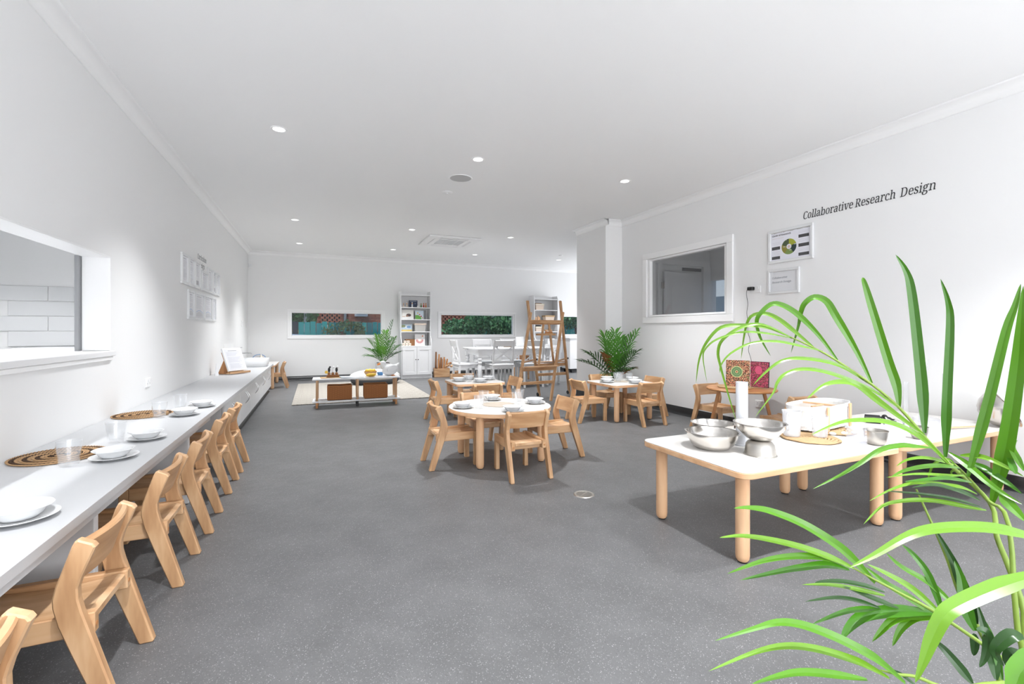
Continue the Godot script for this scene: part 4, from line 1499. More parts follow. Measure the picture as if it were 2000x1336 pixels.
func make_counter_things() -> void:
	var ct := 0.486
	# recipe-book stand
	var o := thing("book_stand", "wooden book stand on the counter", "book stand", V(-1.03, ct, 7.33), 52)
	var s := mb()
	var lean := deg_to_rad(-22)
	box(s, Vector3(0, 0.155, -0.015), Vector3(0.26, 0.30, 0.012), 0.002, Basis(Vector3.RIGHT, lean))
	part(s, "back_board", M.oak_b[1], o)
	s = mb()
	prism(s, PackedVector2Array([Vector2(0, 0), Vector2(0.16, 0), Vector2(0.055, 0.20)]), 0.014, Transform3D(Basis(Vector3(0, 0, -1), Vector3.UP, Vector3.RIGHT), Vector3(-0.09, 0, -0.005)), 0.001)
	part(s, "prop", M.dark_oak[1], o)
	s = mb()
	box(s, Vector3(0, 0.014, 0.085), Vector3(0.34, 0.012, 0.07), 0.002)
	box(s, Vector3(0, 0.026, 0.116), Vector3(0.34, 0.02, 0.008), 0.002)
	part(s, "ledge", M.oak_b[0], o)
	o = thing("open_book", "white printed book propped on the wooden stand", "book", V(-1.03, ct, 7.33), 52)
	s = mb()
	box(s, Vector3(0, 0.195, 0.010), Vector3(0.30, 0.33, 0.026), 0.002, Basis(Vector3.RIGHT, lean))
	part(s, "pages", M.paper, o)
	quad_print(o, "cover_print", 0.27, 0.30, Transform3D(Basis(Vector3.RIGHT, lean), Vector3(0, 0.195, 0.010) + Basis(Vector3.RIGHT, lean) * Vector3(0, 0, 0.0138)), text_page(31), 0.5)
	s = mb()
	prism(s, PackedVector2Array([Vector2(0, 0), Vector2(0.12, 0), Vector2(0.04, 0.16)]), 0.003, Transform3D(Basis(Vector3(0.2, 0, -0.98), Vector3.UP, Vector3(0.98, 0, 0.2)), Vector3.ZERO))
	solo(s, "folded_card", M.paper, "folded white card standing on the counter left of the book stand", "card", V(-1.19, ct, 6.98))
	# basin and tap
	o = thing("vessel_basin", "white rounded rectangular vessel basin on the far counter", "basin", V(-0.915, ct, 8.72), 90)
	s = mb()
	var outer := rrect(0.44, 0.40, 0.09, 6)
	var n := outer.size()
	var lv := [[0.90, 0.0, 0], [0.97, 0.03, 0], [1.0, 0.06, 0], [1.0, 0.132, 0], [0.985, 0.135, 1], [0.97, 0.132, 2], [0.95, 0.05, 2], [0.80, 0.022, 2]]
	for i in lv.size() - 1:
		for j in n:
			var k2 := (j + 1) % n
			var a := Vector3(outer[j].x * lv[i][0], lv[i][1], outer[j].y * lv[i][0])
			var b := Vector3(outer[k2].x * lv[i][0], lv[i][1], outer[k2].y * lv[i][0])
			var c := Vector3(outer[k2].x * lv[i + 1][0], lv[i + 1][1], outer[k2].y * lv[i + 1][0])
			var e := Vector3(outer[j].x * lv[i + 1][0], lv[i + 1][1], outer[j].y * lv[i + 1][0])
			var out := Vector3(a.x, 0.0, a.z)
			if i == 3:
				out = Vector3.UP + out
			elif i == 4:
				out = Vector3.UP
			elif i > 4:
				out = -out + Vector3.UP * 0.3
			s.set_smooth_group(2 + (1 if i > 3 else 0))
			quad(s, a, b, c, e, out)
	s.set_smooth_group(-1)
	for j in n:
		tri(s, Vector3(0, 0.022, 0), Vector3(outer[j].x * 0.8, 0.022, outer[j].y * 0.8), Vector3(outer[(j + 1) % n].x * 0.8, 0.022, outer[(j + 1) % n].y * 0.8), Vector3.UP)
		tri(s, Vector3.ZERO, Vector3(outer[j].x * 0.9, 0.0, outer[j].y * 0.9), Vector3(outer[(j + 1) % n].x * 0.9, 0.0, outer[(j + 1) % n].y * 0.9), Vector3.DOWN)
	part(s, "shell", M.porcelain, o)
	s = mb()
	lathe(s, [[0.0, 0.003], [0.02, 0.003], [0.022, 0.0]], 16, Transform3D(Basis(), Vector3(0, 0.0222, 0)))
	part(s, "drain_plug", M.chrome, o)
	o = thing("basin_tap", "tall chrome mixer tap beside the white basin", "tap", V(-1.17, ct, 8.86))
	s = mb()
	lathe(s, [[0.0, 0.0], [0.028, 0.0], [0.028, 0.006], [0.022, 0.010], [0.022, 0.285], [0.020, 0.290], [0.0, 0.290]], 20)
	part(s, "column", M.chrome, o)
	s = mb()
	tube(s, [Vector3(0.015, 0.215, 0), Vector3(0.17, 0.215, 0), Vector3(0.178, 0.211, 0), Vector3(0.180, 0.195, 0)], 0.010, 10)
	part(s, "spout", M.chrome, o)
	s = mb()
	tube(s, [Vector3(0, 0.29, 0), Vector3(0.0, 0.302, 0.0), Vector3(0.05, 0.312, 0.0)], 0.006, 8)
	part(s, "lever", M.chrome, o)
	s = mb()
	lathe(s, [[0.0, 0.0], [0.045, 0.0], [0.055, 0.008], [0.050, 0.010], [0.0, 0.004]], 22)
	solo(s, "soap_dish", M.porcelain, "small white dish left of the basin", "dish", V(-1.19, ct, 8.30))
	# things on the end table
	var et := 0.4415
	o = thing("blue_caddy", "blue plastic caddy with arched handle on the far end table", "caddy", V(-0.98, et, 9.98), 20)
	s = mb()
	for k in [-1, 1]:
		box(s, Vector3(0, 0.06, k * 0.078), Vector3(0.24, 0.12, 0.004), 0.001)
		box(s, Vector3(k * 0.118, 0.06, 0), Vector3(0.004, 0.12, 0.152), 0.001)
	box(s, Vector3(0, 0.003, 0), Vector3(0.232, 0.005, 0.15))
	part(s, "tub", M.blue, o)
	s = mb()
	var pts := []
	for i in 9:
		var a := PI * i / 8.0
		pts.append(Vector3(cos(a) * 0.112, 0.11 + sin(a) * 0.075, 0))
	tube(s, pts, 0.006, 6)
	part(s, "handle", M.blue, o)
	s = mb()
	lathe(s, [[0.0, 0.0], [0.03, 0.0], [0.032, 0.01], [0.032, 0.12], [0.015, 0.15], [0.012, 0.18], [0.0, 0.18]], 16)
	solo(s, "spray_bottle", M.cream, "cream bottle standing in the blue caddy", "bottle", V(-0.95, et + 0.006, 9.99))
	s = mb()
	box(s, Vector3(0, 0.004, 0), Vector3(0.22, 0.006, 0.30), 0.001)
	solo(s, "paper_sheet", M.paper, "sheet of paper lying on the far end table", "paper", V(-0.80, et - 0.001, 9.72), 8)
	# art book on the side table
	o = thing("art_panel", "dot-painted panel with a green circle motif on the side table", "art panel", V(3.93, 0.5085, 3.36), -62)
	s = mb()
	box(s, Vector3(0, 0.135, 0), Vector3(0.225, 0.27, 0.014), 0.002, Basis(Vector3.RIGHT, -0.05))
	part(s, "board", M.cream, o)
	quad_print(o, "painting", 0.221, 0.266, Transform3D(Basis(Vector3.RIGHT, -0.05), Vector3(0, 0.1355, 0.0085)), dot_painting(false), 0.5)
	o = thing("art_panel", "pink and green patterned panel standing behind the dot painting", "art panel", V(4.10, 0.5085, 3.25), -80)
	s = mb()
	box(s, Vector3(0, 0.128, 0), Vector3(0.19, 0.256, 0.014), 0.002, Basis(Vector3.RIGHT, -0.05))
	part(s, "board", M.black, o)
	quad_print(o, "painting", 0.186, 0.25, Transform3D(Basis(Vector3.RIGHT, -0.05), Vector3(0, 0.1285, 0.0085)), dot_painting(true), 0.5)
	rush_mat("woven rush mat on the brown round side table", V(3.92, 0.5005, 3.38), 0.17)

func dot_painting(pink: bool) -> ImageTexture:
	# flat print: concentric rings of dots over flecks
	var im := Image.create(128, 152, false, Image.FORMAT_RGB8)
	var r := RandomNumberGenerator.new()
	r.seed = 77 if pink else 78
	im.fill(rgb(46, 30, 26) if not pink else rgb(120, 34, 70))
	var flecks := [rgb(222, 150, 112), rgb(236, 178, 140), rgb(196, 88, 74), rgb(30, 26, 24), rgb(108, 142, 82), rgb(240, 206, 170)]
	if pink:
		flecks = [rgb(214, 82, 120), rgb(176, 40, 84), rgb(32, 26, 28), rgb(96, 120, 50), rgb(230, 140, 160), rgb(60, 84, 40)]
	for i in 2600:
		im.fill_rect(Rect2i(r.randi_range(0, 125), r.randi_range(0, 149), r.randi_range(2, 4), r.randi_range(2, 4)), flecks[r.randi_range(0, 5)] if r.randf() < 0.75 else flecks[0])
	var c := Vector2(58, 66) if not pink else Vector2(60, 50)
	for y in 152:
		for x in 128:
			var q := Vector2(x, y).distance_to(c) / (33.0 if not pink else 26.0)
			if q < 1.0:
				var k := int(q * 8.0)
				im.set_pixel(x, y, [rgb(150, 60, 40), rgb(220, 206, 150), rgb(94, 128, 84), rgb(112, 150, 98), rgb(140, 170, 120), rgb(84, 120, 76), rgb(132, 166, 116), rgb(204, 210, 150)][k] if not pink else [rgb(230, 120, 150), rgb(210, 70, 110)][k % 2])
	return ImageTexture.create_from_image(im)

# ---------------------------------------------------------------- far end of the room
func plain_book(label: String, at: Vector3, turn: float, w: float, h: float, tex: Texture2D, cover: Material, t := 0.014) -> Node3D:
	var o := thing("picture_book", label, "book", at, turn)
	var s := mb()
	box(s, Vector3(0, h * 0.5, 0), Vector3(w, h, t), 0.0015, Basis(Vector3.RIGHT, -0.06))
	part(s, "cover", cover, o)
	if tex:
		quad_print(o, "cover_print", w * 0.98, h * 0.98, Transform3D(Basis(Vector3.RIGHT, -0.06), Vector3(0, h * 0.5, 0) + Basis(Vector3.RIGHT, -0.06) * Vector3(0, 0, t * 0.5 + 0.0012)), tex, 0.4)
	return o

func cover_print(bg: Color, marks: Array) -> ImageTexture:
	# marks: ["c", x, y, r, colour] discs, ["r", x, y, w, h, colour] blocks, ["a", x, y, r0, r1, colour] arches
	var im := Image.create(64, 80, false, Image.FORMAT_RGB8)
	im.fill(bg)
	for m in marks:
		if m[0] == "r":
			im.fill_rect(Rect2i(m[1], m[2], m[3], m[4]), m[5])
			continue
		for y in 80:
			for x in 64:
				var q := Vector2(x - m[1], y - m[2])
				if m[0] == "c" and q.length() < m[3]:
					im.set_pixel(x, y, m[4])
				elif m[0] == "a" and q.length() > m[3] and q.length() < m[4] and q.y > -4:
					im.set_pixel(x, y, m[5])
	return ImageTexture.create_from_image(im)

func bookcase(label: String, x: float, d: float) -> Node3D:
	# x: left edge; d: front of the lower cabinet
	var o := thing("bookcase", label, "bookcase", V(x + 0.35, 0, d), 0, "tall white bookcases with cupboards")
	var s: SurfaceTool
	# side panels: deep below, shallow above with a curved shoulder
	var prof := PackedVector2Array([Vector2(0, 0.0), Vector2(0, 0.80), Vector2(0.02, 0.86), Vector2(0.07, 0.90), Vector2(0.10, 0.96), Vector2(0.10, 1.93), Vector2(0.13, 1.99), Vector2(0.40, 1.99), Vector2(0.40, 0.0)])
	for k in [-1, 1]:
		s = mb()
		prism(s, prof, 0.020, Transform3D(Basis(Vector3(0, 0, -1), Vector3.UP, Vector3.RIGHT), Vector3(k * 0.34, 0, 0)), 0.002)
		part(s, "side_panel", M.white, o)
	s = mb()
	box(s, Vector3(0, 1.02, -0.392), Vector3(0.66, 1.93, 0.012))
	part(s, "back_panel", M.white, o)
	for y in [0.725, 1.055, 1.335, 1.612, 1.895]:
		s = mb()
		var dp := 0.386 if y < 0.8 else 0.284
		box(s, Vector3(0, y, -0.386 + dp * 0.5 + 0.0), Vector3(0.658, 0.020, dp), 0.002)
		part(s, "shelf", M.white, o)
	for k in [-1, 1]:
		s = mb()
		box(s, Vector3(k * 0.1645, 0.395, -0.004), Vector3(0.324, 0.63, 0.012), 0.001)
		for q in [-1, 1]:
			box(s, Vector3(k * 0.1645, 0.395 + q * 0.280, 0.006), Vector3(0.324, 0.07, 0.008), 0.002)
			box(s, Vector3(k * 0.1645 + q * 0.132, 0.395, 0.006), Vector3(0.06, 0.49, 0.008), 0.002)
		var dr := part(s, "door", M.white, o)
		s = mb()
		lathe(s, [[0.0, 0.022], [0.010, 0.020], [0.012, 0.014], [0.006, 0.008], [0.006, 0.0]], 12, Transform3D(Basis(Vector3.RIGHT, PI * 0.5), Vector3(k * 0.026, 0.425, 0.010)))
		part(s, "knob", M.black, dr)
	s = mb()
	box(s, Vector3(0, 0.040, -0.02), Vector3(0.658, 0.078, 0.016), 0.001)
	part(s, "plinth", M.white, o)
	return o

func lidded_basket(label: String, at: Vector3, w: float, h: float, dp: float, body: Material, rim: Material) -> void:
	var o := thing("storage_basket", label, "basket", at, 0)
	var s := mb()
	var p := [[0.86, 0.0], [1.0, 1.0]]
	for k in 4:
		var bas := Basis(Vector3.UP, k * PI * 0.5)
		var hw := (w if k % 2 == 0 else dp) * 0.5
		var hd := (dp if k % 2 == 0 else w) * 0.5
		quad(s, bas * Vector3(-hw * 0.86, 0, hd * 0.86), bas * Vector3(hw * 0.86, 0, hd * 0.86), bas * Vector3(hw, h, hd), bas * Vector3(-hw, h, hd), bas * Vector3.BACK)
		quad(s, bas * Vector3(-hw * 0.82, 0.006, hd * 0.82), bas * Vector3(hw * 0.82, 0.006, hd * 0.82), bas * Vector3(hw * 0.96, h, hd * 0.96), bas * Vector3(-hw * 0.96, h, hd * 0.96), bas * Vector3.FORWARD)
	quad(s, Vector3(-w, 0, -dp) * 0.43, Vector3(w, 0, -dp) * 0.43, Vector3(w, 0, dp) * 0.43, Vector3(-w, 0, dp) * 0.43, Vector3.DOWN)
	part(s, "body", body, o)
	s = mb()
	for k in 4:
		var bas := Basis(Vector3.UP, k * PI * 0.5)
		var hw := (w if k % 2 == 0 else dp) * 0.5
		var hd := (dp if k % 2 == 0 else w) * 0.5
		box(s, bas * Vector3(0, h - 0.012, hd * 1.0), Vector3(hw * 2.06, 0.036, 0.012), 0.003, bas)
	part(s, "folded_rim", rim, o)

func peg_doll(label: String, at: Vector3, c: Material, hat: Material, h := 0.10) -> void:
	var o := thing("peg_doll", label, "figurine", at, 0, "small figurines on the bookcase")
	var s := mb()
	lathe(s, [[0.0, 0.0], [0.017, 0.0], [0.018, h * 0.1], [0.013, h * 0.55], [0.008, h * 0.62], [0.0, h * 0.62]], 12)
	part(s, "body", c, o)
	s = mb()
	blob(s, Vector3(0, h * 0.76, 0), Vector3.ONE * h * 0.15, 10, 6)
	part(s, "head", M.beech[1], o)
	s = mb()
	lathe(s, [[h * 0.14, h * 0.82], [h * 0.10, h * 0.92], [0.0, h * 1.02]], 10)
	part(s, "hat", hat, o)

func make_bookcases() -> void:
	var x0 := 1.785
	var df := 10.46
	bookcase("tall white bookcase beside the potted palm, filled with picture books", x0, df)
	var z := df + 0.20
	var yA := 0.7355; var yB := 1.0655; var yC := 1.3455; var yD := 1.6225
	var red := mat(rgb(176, 60, 48), 0.6); var green := mat(rgb(84, 128, 70), 0.6); var orange := mat(rgb(206, 128, 60), 0.6); var skin := mat(rgb(222, 206, 190), 0.6)
	var navy := mat(rgb(38, 48, 72), 0.5)
	plain_book("dark blue picture book on the top shelf of the first bookcase", V(2.10, yD, z + 0.04), 0, 0.195, 0.165, cover_print(rgb(40, 52, 80), [["r", 6, 6, 52, 8, rgb(150, 156, 170)], ["c", 24, 50, 12, rgb(74, 88, 118)], ["c", 46, 36, 7, rgb(96, 110, 140)]]), navy)
	peg_doll("pale wooden figurine leftmost on the top shelf", V(1.87, yD, z), skin, skin, 0.10)
	peg_doll("second pale wooden figurine on the top shelf, left of the blue book", V(1.945, yD, z), skin, skin, 0.11)
	peg_doll("white figurine standing in front of the dark blue book", V(2.055, yD, z - 0.06), M.white, M.white, 0.12)
	peg_doll("green peg doll right of the dark blue book", V(2.275, yD, z), green, green, 0.10)
	peg_doll("red peg doll on the top shelf", V(2.335, yD, z), red, red, 0.11)
	peg_doll("orange peg doll rightmost on the top shelf", V(2.385, yD, z), orange, red, 0.11)
	var s := mb()
	blob(s, Vector3(0, 0.020, 0), Vector3.ONE * 0.020, 12, 8)
	solo(s, "felt_ball", M.white, "small white ball at the foot of the dark blue book", "ball", V(2.185, yD, z - 0.06))
	plain_book("wide cream picture book with a brown hedgehog on its cover", V(1.957, yC, z), 0, 0.285, 0.215, cover_print(rgb(228, 226, 220), [["c", 38, 44, 13, rgb(84, 66, 62)], ["c", 30, 52, 7, rgb(150, 116, 96)], ["r", 0, 62, 64, 18, rgb(236, 236, 234)], ["r", 6, 56, 14, 4, rgb(196, 150, 116)]]), M.cream)
	plain_book("picture book with a green hill and red shapes on its cover", V(2.235, yC, z), 0, 0.195, 0.205, cover_print(rgb(206, 220, 232), [["c", 10, 76, 36, rgb(108, 172, 74)], ["c", 18, 22, 6, rgb(226, 190, 70)], ["c", 32, 36, 6, rgb(196, 92, 70)], ["c", 44, 52, 6, rgb(176, 60, 56)], ["c", 54, 66, 5, rgb(230, 170, 60)]]), M.paper)
	plain_book("thin grey book leaning behind the green hill picture book", V(2.345, yC, z + 0.045), 0, 0.12, 0.215, null, M.grey, 0.010)
	plain_book("picture book with blue waves and yellow sand on its cover", V(1.942, yB, z), 0, 0.245, 0.165, cover_print(rgb(190, 208, 224), [["c", 40, 26, 20, rgb(222, 230, 238)], ["c", 44, 30, 13, rgb(110, 148, 190)], ["r", 0, 60, 64, 20, rgb(226, 200, 120)], ["c", 8, 20, 16, rgb(150, 160, 120)]]), M.paper)
	lidded_basket("white and pink woven basket beside the wave picture book", V(2.24, yB, z), 0.255, 0.180, 0.2, M.knit, M.blush)
	plain_book("white picture book with a pink rainbow on its cover", V(2.245, yA, z), 0, 0.235, 0.265, cover_print(rgb(236, 234, 232), [["a", 30, 40, 20, 25, rgb(206, 150, 150)], ["a", 30, 40, 14, 19, rgb(190, 110, 116)], ["a", 30, 40, 9, 13, rgb(220, 180, 150)], ["c", 49, 12, 5, rgb(216, 130, 90)]]), M.paper)
	plain_book("dark grey book leaning behind the rainbow book", V(2.375, yA, z + 0.04), 0, 0.09, 0.26, null, M.grey, 0.012)
	# crate and printed blocks
	var o := thing("small_crate", "small brown wooden crate on the lowest open shelf", "crate", V(2.02, yA, z + 0.06), 0)
	for k in [-1, 1]:
		s = mb()
		box(s, Vector3(0, 0.075, k * 0.07), Vector3(0.21, 0.15, 0.010), 0.002)
		part(s, "long_side", M.brown, o)
		s = mb()
		box(s, Vector3(k * 0.10, 0.075, 0), Vector3(0.010, 0.15, 0.128), 0.002)
		part(s, "short_side", M.brown, o)
	s = mb()
	box(s, Vector3(0, 0.005, 0), Vector3(0.19, 0.008, 0.128))
	part(s, "base", M.brown, o)
	var letter := cover_print(rgb(238, 230, 216), [["r", 16, 20, 10, 40, rgb(176, 60, 52)], ["r", 16, 20, 34, 9, rgb(176, 60, 52)], ["r", 40, 36, 9, 24, rgb(60, 70, 60)]])
	var bl := [[1.855, 0.0, "leftmost cream alphabet block on the lowest shelf"], [1.925, 0.0, "second cream alphabet block on the lowest shelf"], [1.995, 0.0, "third cream alphabet block on the lowest shelf"], [1.89, 0.062, "upper left cream alphabet block of the stack"], [1.962, 0.062, "upper right cream alphabet block of the stack"]]
	for b in bl:
		o = thing("alphabet_block", b[2], "block", V(b[0], yA + b[1], z - 0.07), 0, "cream alphabet blocks")
		s = mb()
		box(s, Vector3(0, 0.031, 0), Vector3.ONE * 0.061, 0.003)
		part(s, "cube", M.cream, o)
		quad_print(o, "letter", 0.046, 0.046, Transform3D(Basis(), Vector3(0, 0.031, 0.0312)), letter)
	# second bookcase
	var x1 := 5.155
	bookcase("tall white bookcase behind the wooden easel, holding baskets", x1, df)
	lidded_basket("cream lidded basket on the top shelf of the far bookcase", V(x1 + 0.17, yD, z), 0.24, 0.15, 0.2, M.blush, M.cream)
	s = mb()
	for i in 5:
		blob(s, Vector3(-0.07 + 0.035 * i, 0.012, 0), Vector3(0.026, 0.022, 0.05), 8, 5)
	solo(s, "pine_cones", M.brown, "brown natural pieces heaped in the cream basket, top shelf", "natural pieces", V(x1 + 0.17, yD + 0.145, z)).set_meta("kind", "stuff")
	lidded_basket("cream basket with tan rim behind the easel's right post", V(x1 + 0.46, yC, z), 0.27, 0.13, 0.2, M.blush, M.rush)
	o = thing("wooden_castle", "small pale wooden toy castle on the second shelf behind the easel", "toy", V(x1 + 0.15, yC, z), 0)
	for k in 3:
		s = mb()
		lathe(s, [[0.0, 0.0], [0.022, 0.0], [0.022, 0.06 + 0.02 * (k % 2)], [0.026, 0.062 + 0.02 * (k % 2)], [0.0, 0.11 + 0.03 * (k % 2)]], 10, Transform3D(Basis(), Vector3(-0.05 + 0.05 * k, 0, 0.02 * (k % 2))))
		part(s, "tower", M.beech[1], o)
	lidded_basket("cream basket on the third shelf of the far bookcase", V(x1 + 0.17, yB, z), 0.24, 0.12, 0.2, M.blush, M.cream)
	s = mb()
	blob(s, Vector3(0, 0.02, 0), Vector3(0.09, 0.03, 0.06), 10, 5)
	solo(s, "dark_cloth", M.black, "dark folded cloth on the cream basket, third shelf", "cloth", V(x1 + 0.17, yB + 0.12, z))
	o = thing("toy_boat", "wooden toy boat on the third shelf behind the easel", "toy", V(x1 + 0.46, yB, z), 0)
	s = mb()
	box(s, Vector3(0, 0.03, 0), Vector3(0.2, 0.022, 0.08), 0.006)
	part(s, "hull", M.oak_b[0], o)
	s = mb()
	for k in [-1, 1]:
		box(s, Vector3(k * 0.07, 0.010, 0), Vector3(0.02, 0.020, 0.09), 0.003)
	box(s, Vector3(0.03, 0.06, 0), Vector3(0.06, 0.04, 0.05), 0.004)
	part(s, "blocks", M.dark_oak[0], o)
	lidded_basket("white box on the cabinet top of the far bookcase", V(x1 + 0.50, yA, z), 0.2, 0.14, 0.16, M.white, M.white)

func make_rug_corner() -> void:
	var s := mb()
	box(s, Vector3(0, 0.0075, 0), Vector3(2.06, 0.012, 2.86), 0.003)
	var rug := solo(s, "rug", M.rug, "large cream woven rug on the far floor", "rug", V(0.72, 0.0005, 8.73))
	# low open shelf
	var o := thing("low_shelf", "low white open shelf with wooden posts at the rug's edge", "shelf", V(0.565, 0, 7.02), -2)
	for a in [[0.397, "top_board"], [0.088, "lower_board"]]:
		s = mb()
		box(s, Vector3(0, a[0], 0), Vector3(1.19, 0.022, 0.30), 0.004)
		part(s, a[1], M.white, o)
	for x in [-0.535, 0.0, 0.535]:
		for z in [-1, 1]:
			s = mb()
			box(s, Vector3(x, 0.2425, z * 0.135), Vector3(0.030, 0.286, 0.026), 0.003)
			part(s, "post", M.oak_b[1], o)
			s = mb()
			box(s, Vector3(x, 0.038, z * 0.135), Vector3(0.030, 0.076, 0.026), 0.003)
			part(s, "foot", M.dark_oak[1] if x != 0.0 else M.black, o)
	# two wicker baskets
	wicker("square brown wicker basket on the left of the low shelf", V(0.325, 0.1, 7.0))
	wicker("square brown wicker basket on the right of the low shelf", V(0.815, 0.1, 6.98))
	var ty := 0.409
	# carved animal toy
	o = thing("animal_toy", "wooden toy with black and white animals on a log base", "toy", V(0.235, ty + 0.006, 7.02), 0)
	s = mb()
	tube(s, [Vector3(-0.085, 0.018, 0), Vector3(0.085, 0.018, 0)], 0.018, 8)
	part(s, "log_base", M.brown, o)
	for k in 3:
		var x := -0.05 + 0.05 * k
		s = mb()
		lathe(s, [[0.0, 0.034], [0.018, 0.034], [0.020, 0.06], [0.0, 0.075]], 10, Transform3D(Basis(), Vector3(x, 0, 0)))
		part(s, "stump", M.brown, o)
		s = mb()
		blob(s, Vector3(x, 0.105, 0), Vector3(0.017, 0.036, 0.020), 10, 6)
		part(s, "animal_body", M.black if k != 1 else M.white, o)
		s = mb()
		blob(s, Vector3(x + 0.012, 0.145, 0.006), Vector3(0.015, 0.014, 0.022), 9, 6)
		part(s, "animal_head", M.white if k != 0 else M.black, o)
	s = mb()
	lathe(s, [[0.0, 0.004], [0.022, 0.004], [0.022, -0.004], [0.0, -0.004]], 16, Transform3D(Basis(Vector3.RIGHT, PI * 0.5), Vector3(-0.085, 0.075, 0.01)))
	part(s, "yellow_disc", M.yellow, o)
	s = mb()
	box(s, Vector3(0, 0.003, 0), Vector3(0.36, 0.005, 0.2), 0.001)
	solo(s, "cork_mat", M.rush, "thin tan mat under the animal toy", "mat", V(0.25, ty, 7.02), 4)
	o = thing("open_picture_book", "open pale blue picture book lying on the low shelf", "book", V(0.49, ty + 0.001, 6.98), 6)
	for k in [-1, 1]:
		s = mb()
		box(s, Vector3(k * 0.08, 0.006, 0), Vector3(0.158, 0.006, 0.19), 0.001, Basis(Vector3.BACK, k * 0.05))
		part(s, "page_block", M.sky_paper if k < 0 else M.paper, o)
	# fruit bowl and banana bunch
	o = thing("fruit_bowl", "tan woven bowl of fruit beside the white goose", "bowl", V(0.755, ty + 0.001, 7.06))
	s = mb()
	lathe(s, [[0.0, 0.0], [0.05, 0.0], [0.085, 0.04], [0.092, 0.07], [0.086, 0.07], [0.078, 0.04], [0.048, 0.008], [0.0, 0.008]], 24)
	part(s, "bowl", M.seagrass, o)
	var fr := [[-0.045, 0.0, "leftmost yellow lemon in the fruit bowl"], [0.0, -0.03, "middle yellow lemon in the fruit bowl"], [0.045, 0.0, "rightmost yellow lemon in the fruit bowl"], [0.0, 0.04, "rear yellow lemon in the fruit bowl"]]
	for f in fr:
		s = mb()
		blob(s, Vector3.ZERO, Vector3(0.034, 0.026, 0.026), 10, 7)
		solo(s, "lemon", M.yellow, f[2], "lemon", V(0.755 + f[0], ty + 0.078, 7.06 + f[1]), f[0] * 900, "lemons in the bowl")
	o = thing("banana_bunch", "yellow bananas lying in front of the fruit bowl", "bananas", V(0.75, ty + 0.001, 6.93))
	for k in 3:
		s = mb()
		var pts := []
		for i in 7:
			var a := -0.9 + 1.8 * i / 6.0
			pts.append(Vector3(sin(a) * 0.085, 0.020 + 0.008 * k, cos(a) * 0.05 - 0.05 + 0.026 * k))
		tube(s, pts, [0.006, 0.015, 0.018, 0.018, 0.018, 0.014, 0.005], 8)
		part(s, "banana", M.yellow, o)
	s = mb()
	lathe(s, [[0.0, 0.0], [0.035, 0.0], [0.05, 0.045], [0.045, 0.045], [0.032, 0.006], [0.0, 0.006]], 20)
	solo(s, "blue_bowl", M.blue, "small blue bowl behind the white goose", "bowl", V(0.903, ty + 0.001, 7.12))
	# goose lamp
	o = thing("goose_figure", "white goose figure with orange beak on the low shelf", "figure", V(1.005, ty + 0.0005, 7.0), 6)
	s = mb()
	blob(s, Vector3(0.02, 0.085, 0), Vector3(0.115, 0.085, 0.075), 20, 12, Basis(Vector3.BACK, 0.12))
	tube(s, smooth_path([Vector3(-0.055, 0.10, 0), Vector3(-0.080, 0.145, 0), Vector3(-0.085, 0.18, 0), Vector3(-0.078, 0.20, 0)], 4), 0.034, 14)
	blob(s, Vector3(-0.082, 0.188, 0), Vector3(0.046, 0.038, 0.036), 14, 9)
	tube(s, [Vector3(0.09, 0.12, 0), Vector3(0.14, 0.16, 0), Vector3(0.165, 0.19, 0)], [0.045, 0.022, 0.003], 12)
	part(s, "body", M.porcelain, o)
	for k in [-1, 1]:
		s = mb()
		blob(s, Vector3(0.045, 0.11, k * 0.066), Vector3(0.085, 0.048, 0.014), 14, 8, Basis(Vector3.BACK, 0.3))
		part(s, "wing", M.porcelain, o)
	s = mb()
	tube(s, [Vector3(-0.120, 0.184, 0), Vector3(-0.150, 0.172, 0), Vector3(-0.166, 0.164, 0)], [0.016, 0.013, 0.006], 10)
	part(s, "beak", M.orange, o)
	for k in [-1, 1]:
		s = mb()
		blob(s, Vector3(0.06, 0.006, k * 0.04), Vector3(0.035, 0.006, 0.02), 10, 5)
		part(s, "foot", M.orange, o)
	# floor cushion
	o = thing("floor_cushion", "big cream floor cushion with dark underside behind the low shelf", "cushion", V(1.12, 0.014, 9.62), 8)
	s = mb()
	blob(s, Vector3(0, 0.155, 0), Vector3(0.50, 0.135, 0.36), 28, 14)
	part(s, "cover", M.knit, o)
	s = mb()
	lathe(s, [[0.0, 0.0], [0.40, 0.0], [0.455, 0.03], [0.485, 0.08], [0.46, 0.10], [0.0, 0.10]], 28, Transform3D(Basis.from_scale(Vector3(1, 1, 0.72)), Vector3.ZERO))
	part(s, "dark_underside", M.charcoal, o)
	# crate of branches
	o = thing("log_crate", "light wooden crate holding split branches beside the bookcase", "crate", V(2.73, 0, 10.55), -8)
	for k in [-1, 1]:
		s = mb()
		box(s, Vector3(0, 0.105, k * 0.125), Vector3(0.36, 0.20, 0.014), 0.003)
		part(s, "long_side", M.oak_b[0], o)
		s = mb()
		box(s, Vector3(k * 0.173, 0.105, 0), Vector3(0.014, 0.20, 0.234), 0.003)
		part(s, "short_side", M.oak_b[0], o)
	s = mb()
	box(s, Vector3(0, 0.010, 0), Vector3(0.33, 0.014, 0.234))
	part(s, "base", M.oak_b[0], o)
	rng.seed = 44
